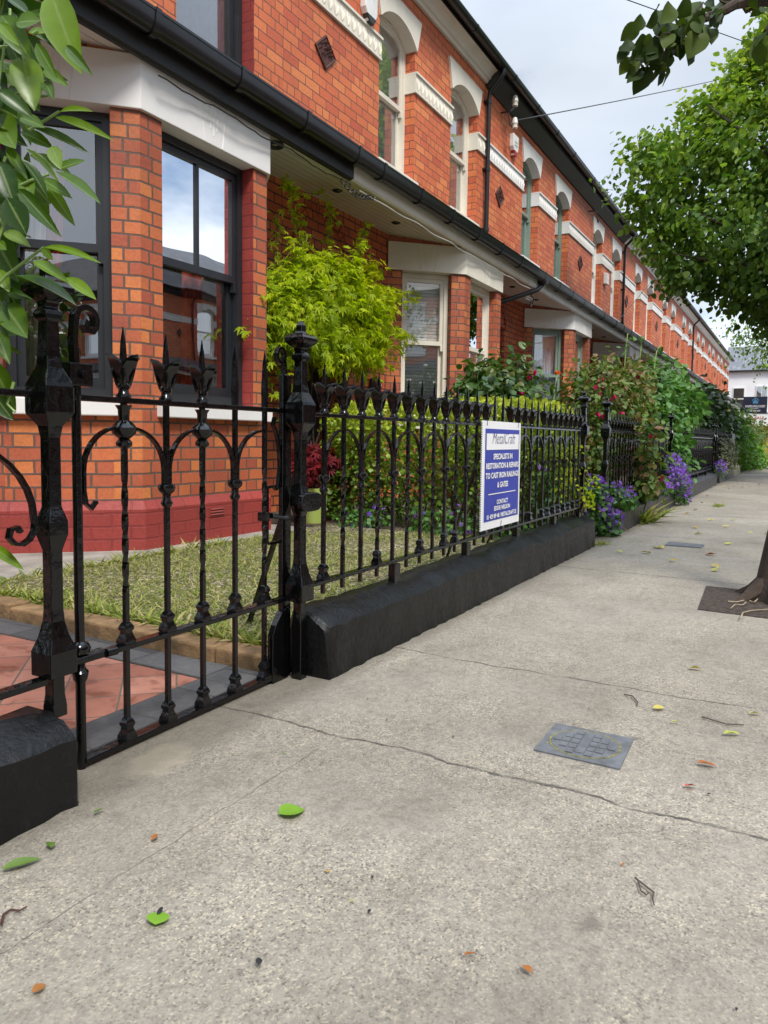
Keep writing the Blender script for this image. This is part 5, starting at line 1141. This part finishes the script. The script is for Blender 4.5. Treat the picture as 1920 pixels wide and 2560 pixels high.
# campanula cushions: foliage and purple flowers
def bells(label, base, lobes, nl, nf, ln=.035):
    s = thing('campanula', label, 'flowers', base); b = np.array(base); C = np.array([l[:3] for l in lobes])-b; Rr = np.array([l[3:] for l in lobes])
    blob_leaves('foliage', C-np.array([0, 0, .03]), Rr*.95, nl, .04, M['leaf_vine'], s, T_OV, 1.2, .3, shell=.3)
    k = rng.choice(len(C), nf, p=np.prod(Rr, 1)/np.prod(Rr, 1).sum()); u = unit(rng.normal(size=(nf, 3))+np.array([-.2, -.7, .35])); P = C[k]+u*Rr[k]*(.8+.3*rng.random((nf, 1)))
    leaf_mesh('blossom', P, rand_dirs(nf), u+rng.normal(size=(nf, 3))*.5, np.full(nf, ln*.55)*(.7+.6*rng.random(nf)), M['petal_purple'], s, T_FL, 1.0)
    return s
bells('purple bellflowers around the foot of the post at the open gateway', (5.75, 1.2, .0), [(5.60, 1.30, .22, .15, .12, .15), (5.92, 1.24, .33, .13, .07, .08), (6.15, 1.2, .28, .17, .07, .08), (5.72, 1.22, .10, .12, .10, .11), (5.5, 1.32, .38, .10, .12, .10), (6.35, 1.2, .24, .12, .06, .05)], 1000, 270)
bells('large purple bellflower cushion tumbling over the far end of the second plinth', (8.75, 1.15, .0), [(8.55, 1.17, .34, .20, .11, .14), (8.85, 1.12, .24, .18, .10, .15), (9.02, 1.10, .10, .11, .08, .10), (8.15, 1.2, .25, .22, .08, .06), (8.55, 1.2, .50, .12, .10, .10), (8.7, 1.13, .40, .12, .08, .10)], 520, 760)
bells('small purple bellflowers at the foot of the hedge behind the long railing', (4.8, 2.4, .05), [(4.85, 2.9, .12, .18, .25, .1), (4.8, 2.2, .14, .16, .3, .12), (4.8, 1.65, .12, .15, .2, .1), (4.9, 1.5, .35, .08, .1, .2)], 700, 60)
bells('tiny purple bellflower tuft beside the pair of far posts', (13.9, 1.15, .1), [(13.9, 1.15, .28, .2, .1, .14)], 80, 150)
iv = shrub('golden_creeper', 'yellow green creeper at the post ending the long railing', (5.0, 1.3, .1), [(4.93, 1.33, .58, .05, .05, .12), (5.0, 1.22, .33, .06, .05, .07), (5.14, 1.25, .47, .07, .04, .04), (4.9, 1.34, .42, .05, .05, .1)], 230, .028, M['leaf_jasmine'], 'climber', clump=60, clr=.03, stems=6)

# --- grass
def blades(name, P, h, label=None, parent=None, kind='stuff'):
    n = len(P); a = rng.random(n)*6.28; D = np.stack([np.cos(a)*.75, np.sin(a)*.75, .35+rng.random(n)*.7], 1)
    T_ = (np.array([(0, .06, 0), (0, -.06, 0), (.55, -.045, 0), (.55, .045, 0), (1, 0, 0)]), [(0, 1, 2, 3), (3, 2, 4)])
    o = leaf_mesh(name, P, D, rng.normal(size=(n, 3))*.3+np.array([0, 0, 1]), h*(.4+.9*rng.random(n)), M['grass'], parent, T_, .9, np.clip(rng.random(n)*.8+.1*rng.normal(size=n), 0, 1), curl=rng.uniform(.1, .6, n))
    if kind: o['kind'] = kind
    return o
P = []
while len(P) < 26000:
    x, y = random.uniform(1.84, 4.74), random.uniform(1.37, 3.15)
    dn = .95+.22*math.sin(x*2.1+.4)*math.sin(y*2.6)+.28*math.sin(x*5.3+y*4.1)-.30*max(0, x-2.7)
    if random.random() < dn: P.append((x, y, .044))
blades('grass', np.array(P), .034)
P = [(1.84+abs(random.gauss(0, .03)), random.uniform(1.37, 3.0), .045) for _ in range(900)]+[(random.uniform(1.85, 3.6), 3.14+random.gauss(0, .025), .03) for _ in range(700)]
blades('grass', np.array(P), .085)
def tuft(label, x, y, n, h, sp=.05, z=0, grp=None):
    t = thing('grass_tuft', label, 'grass tuft', (x, y, z), grp); blades('blade_cluster', rng.normal(size=(n, 3))*np.array([sp, sp*.4, 0]), h, parent=t, kind=None); return t
tuft('long pale grass tuft growing against the second plinth', 6.85, 1.16, 60, .30, .05); W_ = blades('weeds', np.array([(7.4+random.gauss(0, .5), 1.14+random.gauss(0, .015), 0) for _ in range(170)]), .07); tag(W_, 'low green weeds along the foot of the second plinth', 'weeds'); tuft('moss like grass in the corner where the long plinth ends', 5.2, 1.16, 130, .04, .06); tuft('weeds in the joint by the second purple cushion', 9.1, .75, 120, .06, .06)

# --- street trees
def tree(label, base, trunk, limbs, C, per, r, ln, mat, tone=None, tmpl=T_OV, grp='street trees', cent=None, down=1.0, roots=0):
    t = thing('street_tree', label, 'tree', base, grp); b = np.array(base); m = MB()
    m.tube([tuple(np.array(p[:3])-b) for p in trunk], [p[3] for p in trunk], 12)
    for l in limbs: m.tube([tuple(np.array(p[:3])-b) for p in l], [p[3] for p in l], 6)
    m.build('trunk', M['bark'], t)
    clumped(C-b, per, r, 'crown', mat, t, ln, tmpl, 1.1, down, None if cent is None else np.array(cent)-b, tone)
    return t
poly = [(1352,236),(1372,268),(1402,304),(1432,296),(1462,312),(1494,294),(1490,222),(1508,246),(1534,204),(1562,194),(1574,132),(1604,140),(1630,84),(1672,34),(1705,-120),(1900,-240),(2110,-50),(2210,250),(2165,550),(1980,715),(1800,735),(1665,728),(1622,690),(1568,664),(1535,632),(1480,618),(1440,600),(1420,590),(1436,566),(1392,514),(1412,500),(1430,480),(1378,476),(1358,456),(1342,428),(1316,404),(1352,408),(1390,388),(1380,345),(1364,318),(1374,292)]
poly = [(x-13 if x < 1500 else x, y-4 if y < 420 else y) for x, y in poly]
C = img_cloud([(x, y) for x, y in poly], 1500, 1.0, lambda d: 0)
# the outline above is measured; give each clump its own distance inside a rounded crown
C2 = []; px, py = np.array(poly).T*SS
for c in C:
    v = c-CAM; dpt = v@_f; x = 960+FOC*(v@_r)/dpt; y = CY-FOC*(v@_u)/dpt
    d = np.min(np.hypot(px-x, py-y)); s_ = min(1.9, .25+d*.0055); C2.append(at_d(x, y, 13.2+1.35*random.uniform(-s_, s_)))
C = np.array(C2); zc = C[:, 2]
tone = np.clip((zc-3.0)/5.6*.85+rng.random(len(C))*.34-.03, 0, 1)  # leaves yellower and brighter with height: sunlit crown top put into their colour
tb = (14.1, -.95, 0); cc = (14.2, -.3, 4.7)
limbs = [[(14.1, -.85, 2.6, .11), (14.2, .1, 3.6, .07), (14.0, 1.1, 4.3, .04), (13.8, 2.2, 4.9, .012)], [(14.1, -.85, 2.7, .11), (14.2, -.2, 4.3, .08), (14.1, .7, 5.6, .04), (13.9, 1.6, 6.4, .012)], [(14.1, -.85, 2.7, .12), (14.4, -.9, 4.8, .08), (14.5, -.6, 6.5, .04), (14.5, .1, 7.6, .015)], [(14.1, -.85, 2.6, .09), (14.6, -1.9, 4.2, .06), (14.8, -3.0, 5.6, .02)], [(14.2, .1, 3.6, .06), (13.7, 1.2, 3.7, .03), (13.5, 2.0, 3.9, .012)], [(14.1, -.85, 2.5, .07), (14.6, .2, 3.2, .04), (15.0, .9, 3.5, .015)]]
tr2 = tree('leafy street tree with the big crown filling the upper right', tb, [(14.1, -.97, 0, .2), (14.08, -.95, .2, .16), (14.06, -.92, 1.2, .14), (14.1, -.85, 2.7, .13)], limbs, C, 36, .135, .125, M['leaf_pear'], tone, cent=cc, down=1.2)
# small, more distant tree
lob = img_cloud([(1560,700),(1580,690),(1600,720),(1640,735),(1700,740),(1760,800),(1680,800),(1640,775),(1610,770),(1590,745)], 90, 1., lambda d: 0)
C = []
for c in lob:
    v = c-CAM; dpt = v@_f; x = 960+FOC*(v@_r)/dpt; y = CY-FOC*(v@_u)/dpt; C.append(at_d(x, y, 23+random.uniform(-1.4, 1.4)))
C = np.array(C); tree('small thin crowned tree farther down the street before the white house', (25.4, -1.2, 0), [(25.4, -1.2, 0, .13), (25.4, -1.1, 2.4, .09), (25.3, -.2, 3.3, .04)], [[(25.4, -1.1, 2.4, .06), (25.0, .3, 3.4, .03), (24.6, 1.6, 3.9, .01)]], np.vstack([C, C+np.array([.4, -1.2, .7])]), 12, .28, .13, M['leaf_pear'], rng.random(2*len(C))*.5, tmpl=T_RH)
# tree standing in the pavement pit near the camera; one branch reaches back over the footpath
nt_ = thing('street_tree', 'street tree in the square earth pit, with a branch of large dark leaves overhead', 'tree', (3.82, -.05, 0), 'street trees'); nb = np.array([3.82, -.05, 0])
m = MB(); m.tube([tuple(np.array(p)-nb) for p in [(3.82, .035, -.05), (3.82, .035, .03), (3.82, .035, .10), (3.82, .03, .22), (3.83, .0, .45), (3.84, -.08, .8), (3.87, -.25, 1.4), (3.85, -.5, 2.2), (3.8, -.6, 3.0)]], [.155, .125, .105, .09, .082, .08, .08, .075, .06], 14)
for a in (-150, -100, 170, 120, 60): m.tube([(.06*math.cos(R(a)), .08+.06*math.sin(R(a)), .09), (.15*math.cos(R(a)), .08+.15*math.sin(R(a)), .02), (.24*math.cos(R(a+8)), .08+.24*math.sin(R(a+8)), -.02)], [.05, .032, .012], 6)
m.build('trunk', M['bark'], nt_)
Q = lambda x, y: (1500+x/3.95, y/3.95)
def brpts(l, D=2.0): return [tuple(at_d(*Q(x, y), D+dd)-nb) for x, y, dd in l]
m = MB(); main = [(1900, -180, .05), (1700, -20, .0), (1500, -10, 0), (1330, 45, 0), (1200, 120, .0), (1060, 170, .02), (900, 225, 0), (800, 320, -.03), (760, 420, 0), (640, 540, .02), (520, 625, .03), (400, 590, .03), (340, 560, .02)]
m.tube([tuple(np.array(p)-nb) for p in ((3.86, -.46, 2.05), (3.55, -.42, 2.32), (3.1, -.28, 2.36), (2.72, -.10, 2.20))]+brpts(main)[1:], [.05, .044, .037, .031, .023, .018, .0135, .012, .0115, .0105, .0105, .009, .008, .006, .0045, .003], 8)
for q in ([(940, 200, 0), (930, 130, 0), (985, 60, 0), (1020, 20, 0)], [(850, 270, 0), (770, 250, 0), (740, 160, 0)], [(780, 340, 0), (640, 330, 0), (520, 400, 0), (440, 350, 0)], [(620, 560, 0), (610, 440, 0), (560, 300, 0)], [(1090, 160, 0), (1090, 230, 0)], [(1320, 30, 0), (1240, 30, 0), (1180, 0, 0)], [(1700, -20, 0), (1440, 120, .02), (1400, 60, 0)], [(1750, -60, 0), (1700, 150, 0), (1640, 300, 0)]): m.tube(brpts(q), [.006, .0045, .003, .002][:len(q)], 5)
top = [((3.8, -.6, 2.9), (4.3, -1.0, 3.6), (4.7, -1.3, 4.3)), ((3.8, -.6, 2.9), (3.4, -1.0, 3.6), (3.0, -1.5, 4.2)), ((3.8, -.58, 2.8), (3.9, -.8, 3.8), (4.0, -.9, 4.7)), ((3.86, -.5, 2.3), (4.4, -1.1, 2.9), (5.0, -1.5, 3.3)), ((3.84, -.52, 2.4), (3.5, -1.3, 2.9), (3.3, -2.0, 3.2))]
for l in top: m.tube([tuple(np.array(p)-nb) for p in l], [.045, .03, .01], 7)
m.build('branch', M['bark'], nt_)
cc_ = np.array([np.array(l[k]) for l in top for k in (1, 2) for _ in range(14)])+rng.normal(size=(140, 3))*np.array([.38, .30, .34]); cc_[:, 1] = np.minimum(cc_[:, 1], -.45)
clumped(cc_-nb, 16, .12, 'crown', M['leaf_branch'], nt_, .085, T_OV, 1.2, 1.0)
BL = [((390,230),(220,390),130),((370,310),(265,440),90),((560,80),(490,250),160),((640,90),(560,280),150),((720,60),(640,200),150),((800,20),(860,130),170),((900,40),(820,180),150),((940,20),(880,200),150),((700,170),(560,330),160),((800,180),(760,110),110),((520,370),(440,430),120),((470,360),(350,560),150),((560,400),(500,560),160),((600,400),(470,520),120),((350,440),(215,470),110),((290,440),(190,560),100),((280,560),(205,725),110),((350,540),(290,650),100),((350,660),(255,770),75),((420,560),(360,650),90),((490,660),(350,900),150),((400,690),(300,780),110),((560,650),(530,810),110),((600,680),(590,825),75),((660,640),(650,845),85),((650,560),(620,700),130),((700,520),(680,640),100),((740,490),(800,555),60),((850,420),(890,620),140),((830,400),(815,520),100),((1010,300),(900,520),190),((950,330),(870,480),160),((1030,330),(1010,470),80),((1080,240),(990,330),150),((1100,280),(1100,430),100),((1150,190),(1135,270),55),((1180,150),(1215,230),60),((1130,70),(1080,100),70),((1190,100),(1110,140),110),((780,300),(700,440),130),((690,330),(640,450),120),((840,210),(860,330),130),((1000,60),(960,180),100),((1060,0),(1110,40),80),((1290,-10),(1360,60),130),((1500,40),(1450,80),70),((1620,60),(1520,130),90),((480,460),(520,540),90),((590,250),(540,330),120),((720,230),(680,300),110),((870,240),(980,300),140),((430,180),(340,280),110),((250,480),(180,620),80),
 ((1640,310),(1540,440),110),((1659,350),(1490,560),130),((1600,420),(1560,640),120),((1659,440),(1610,650),130),((1700,400),(1660,600),130),((1720,300),(1600,380),120),((1560,60),(1480,20),90),((1659,80),(1600,120),100),((1420,-60),(1330,40),110)]
for (xa, ya, _a), (xb, yb, _b) in zip(main[3:-1], main[4:]):
    for k in range(5):
        t_ = random.random(); x, y = xa+(xb-xa)*t_+random.uniform(-70, 70), ya+(yb-ya)*t_+random.uniform(-90, 60); BL.append(((x, y), (x+random.uniform(-110, 60), y+random.uniform(20, 150)), random.uniform(60, 120)))
P = []; D = []; Nm = []; Ls = []; Wd = []
for p0, p1, wd in BL:
    d0 = 2.0+random.uniform(-.08, .08); a = at_d(*Q(*p0), d0); b_ = at_d(*Q(*p1), d0+random.uniform(-.05, .05)); l = np.linalg.norm(b_-a)
    P.append(a-nb); D.append(b_-a); Ls.append(l*1.08); Wd.append(wd/3.95*d0/FOC/l*1.15); Nm.append(fw+rng.normal(size=3)*.55)
finish_smooth(leaf_mesh('branch_leaves', P, D, Nm, np.array(Ls), M['leaf_branch'], nt_, T_BIGW, np.array(Wd)[:, None, None], curl=rng.uniform(0, .25, len(P))))
# earth pit with twigs
pit = MB(); Z0 = [at_z(*p)[:2] for p in ((1777, 1466), (1758.6, 1527), (1922, 1553))]
pit.add([(3.99, .37, .003), (3.40, .345, .003), (3.36, -.30, .003), (3.95, -.30, .003)], [(0, 1, 2, 3)]); struct(pit.build('tree_pit', plain('dark_pit_earth', (.050, .035, .026), .97, .6, 50, 90, .9, .012)))
def twig(label, pts, r, mat=None, grp=None): return tag(MB().tube(pts, [r*(1-.5*i/len(pts)) for i in range(len(pts))], 5).build('twig', mat or M['twig']), label, 'twig', grp)
M['twig'] = plain('pale_dry_twig', (.34, .27, .17), .8, .2, 40); M['twig_dark'] = plain('dark_twig', (.08, .06, .05), .8, .2, 40)
K = lambda x, y, z=.012: tuple(at_z(1560+x/4.608, 1080+y/4.608, z))
for i, (l, lab) in enumerate((([K(1200, 1950), K(1290, 1958), K(1380, 1940), K(1405, 1965), K(1370, 1990), K(1280, 1985), K(1230, 2030)], 'crooked pale twig in the middle of the tree pit'), ([K(1450, 1945), K(1500, 1960), K(1555, 1910), K(1600, 1925), K(1680, 1950)], 'pale twig against the tree trunk base'), ([K(1340, 2150), K(1370, 2080), K(1470, 2055), K(1680, 2040)], 'long pale twig at the near edge of the tree pit'))): twig(lab, l, .0032)
E_ = lambda x, y, z=.006: tuple(at_z(1000+x/1.803, 1600+y/1.803, z))
twig('curved dark twig beyond the stopcock cover', [E_(1010, 245), E_(1045, 250), E_(1072, 280), E_(1068, 295)], .0022, M['twig_dark']); twig('long straight dark twig by the right edge', [E_(1360, 345), E_(1470, 378), E_(1550, 382)], .0024, M['twig_dark'])
twig('forked grey twig lying on the near pavement', [E_(1060, 1072), E_(1090, 1095), E_(1145, 1138), E_(1138, 1165), E_(1146, 1195)], .0018, M['twig_dark']); twig('bent grey twig touching the forked one', [E_(1075, 1088), E_(1085, 1128), E_(1110, 1148), E_(1122, 1140)], .0016, M['twig_dark'])
F_ = lambda x, y, z=.006: tuple(at_z(x/1.659, 1900+y/1.659, z))
twig('reddish brown crumpled root scrap at the left edge', [F_(5, 680), F_(15, 640), F_(45, 620), F_(80, 625), F_(110, 608)], .0022, plain('red_brown_root', (.07, .028, .02), .8))

# --- litter on the pavement
def fallen(label, px, ln, ang, tone, wid=.7, tmpl=T_BIG, mat=None, curl=.15, tilt=.35, grp=None):
    p = at_z(*px, .004); o = finish_smooth(leaf_mesh('fallen_leaf', [p+np.array([0, 0, .004])], [(math.cos(R(ang)), math.sin(R(ang)), .08)], [(random.uniform(-tilt, tilt), random.uniform(-tilt, tilt), 1)], np.array([ln]), mat or M['dry_leaf'], None, tmpl, wid, np.array([tone]), curl))
    return tag(o, label, 'leaf', grp)
fallen('fresh bright green leaf lying alone on the near pavement', (697, 2040), .052, -32, .12, 1.0, tilt=.12)
fallen('light green heart shaped leaf low in the picture', (388, 2318), .032, 30, .12, 1.05, tilt=.1)
fallen('long green leaf at the left edge below the plinth', (2, 2180), .062, -25, .9, .28); fallen('curled dark green leaf in front of the left plinth', (128, 2125), .026, 60, .95, .6, T_BIGW)
fallen('small dark green leaf close to the corner of the left plinth', (235, 2038), .022, 0, .95, .45, T_BIGW); fallen('small orange brown leaf left of the green leaf', (380, 2105), .022, 20, .6, .5, T_BIGW)
fallen('rust brown curled leaf right of the stopcock cover', (1742, 1911), .040, -75, .65, .38, T_BIGW); fallen('coral red torn scrap near the right edge', (1711, 1969), .026, -50, .5, .6, T_BIGW, plain('coral_scrap', (.62, .05, .04), .6))
fallen('pale yellow leaf just beyond the stopcock cover', (1633, 1774), .036, -45, .38, .5); fallen('yellow leaf on the distant joint at the right', (1722, 1673), .040, -60, .38, .6, T_BIGW); fallen('yellow leaf nearest the right edge', (1873, 1786), .030, -60, .38, .5, T_BIGW); fallen('olive curled leaf by the right edge', (1808, 1838), .045, -55, .25, .3, T_BIGW)
fallen('thin olive leaf between the cover and the right edge', (1676, 1808), .026, -55, .3, .25); fallen('large upright yellow leaf beside the meter cover', (1660, 1372), .09, 60, .38, .6, T_BIGW)
fallen('orange leaf fragment near the bottom edge', (1330, 2440), .020, 60, .6, .5, T_BIGW); fallen('brown crumpled leaf near the bottom centre', (1160, 2395), .018, -40, .66, .5, T_BIGW); fallen('small terracotta flake at the lower left', (80, 2487), .018, -10, .68, .7, T_BIGW); fallen('dark three pointed scrap near the bottom left', (645, 2420), .016, 30, .5, .6, T_BIGW, M['dark_fitting']); fallen('dark pointed seed husk above the light green leaf', (392, 2295), .022, 20, .5, .3, T_BIGW, M['dark_fitting'])
for i in range(34):
    x, y = random.uniform(.5, 2.4), random.uniform(-.1, 1.1)
    o = finish_smooth(leaf_mesh('leaf_scrap', [(x, y, .004)], [(random.uniform(-1, 1), random.uniform(-1, 1), .05)], [(0, .1, 1)], np.array([random.uniform(.006, .012)]), M['dry_leaf'] if random.random() < .6 else M['dark_fitting'], None, T_BIGW, .45, np.array([random.random()])))
    tag(o, 'tiny dry leaf scrap on the near pavement', 'leaf scrap', 'tiny scraps on the near pavement')
for i in range(34):
    x = 4.2+11*random.random()**1.3; y = random.uniform(.05, 1.05)*min(1, .4+x/9)
    o = finish_smooth(leaf_mesh('fallen_leaf', [(x, y, .006)], [(random.uniform(-1, 1), random.uniform(-1, 1), .1)], [(random.uniform(-.4, .4), random.uniform(-.4, .4), 1)], np.array([random.uniform(.04, .075)]), M['dry_leaf'], None, T_BIGW, .55, np.array([random.choice((.3, .38, .42, .45, .62))])))
    tag(o, 'small yellowed leaf scattered on the far pavement under the trees', 'leaf', 'yellow leaves on the far pavement')
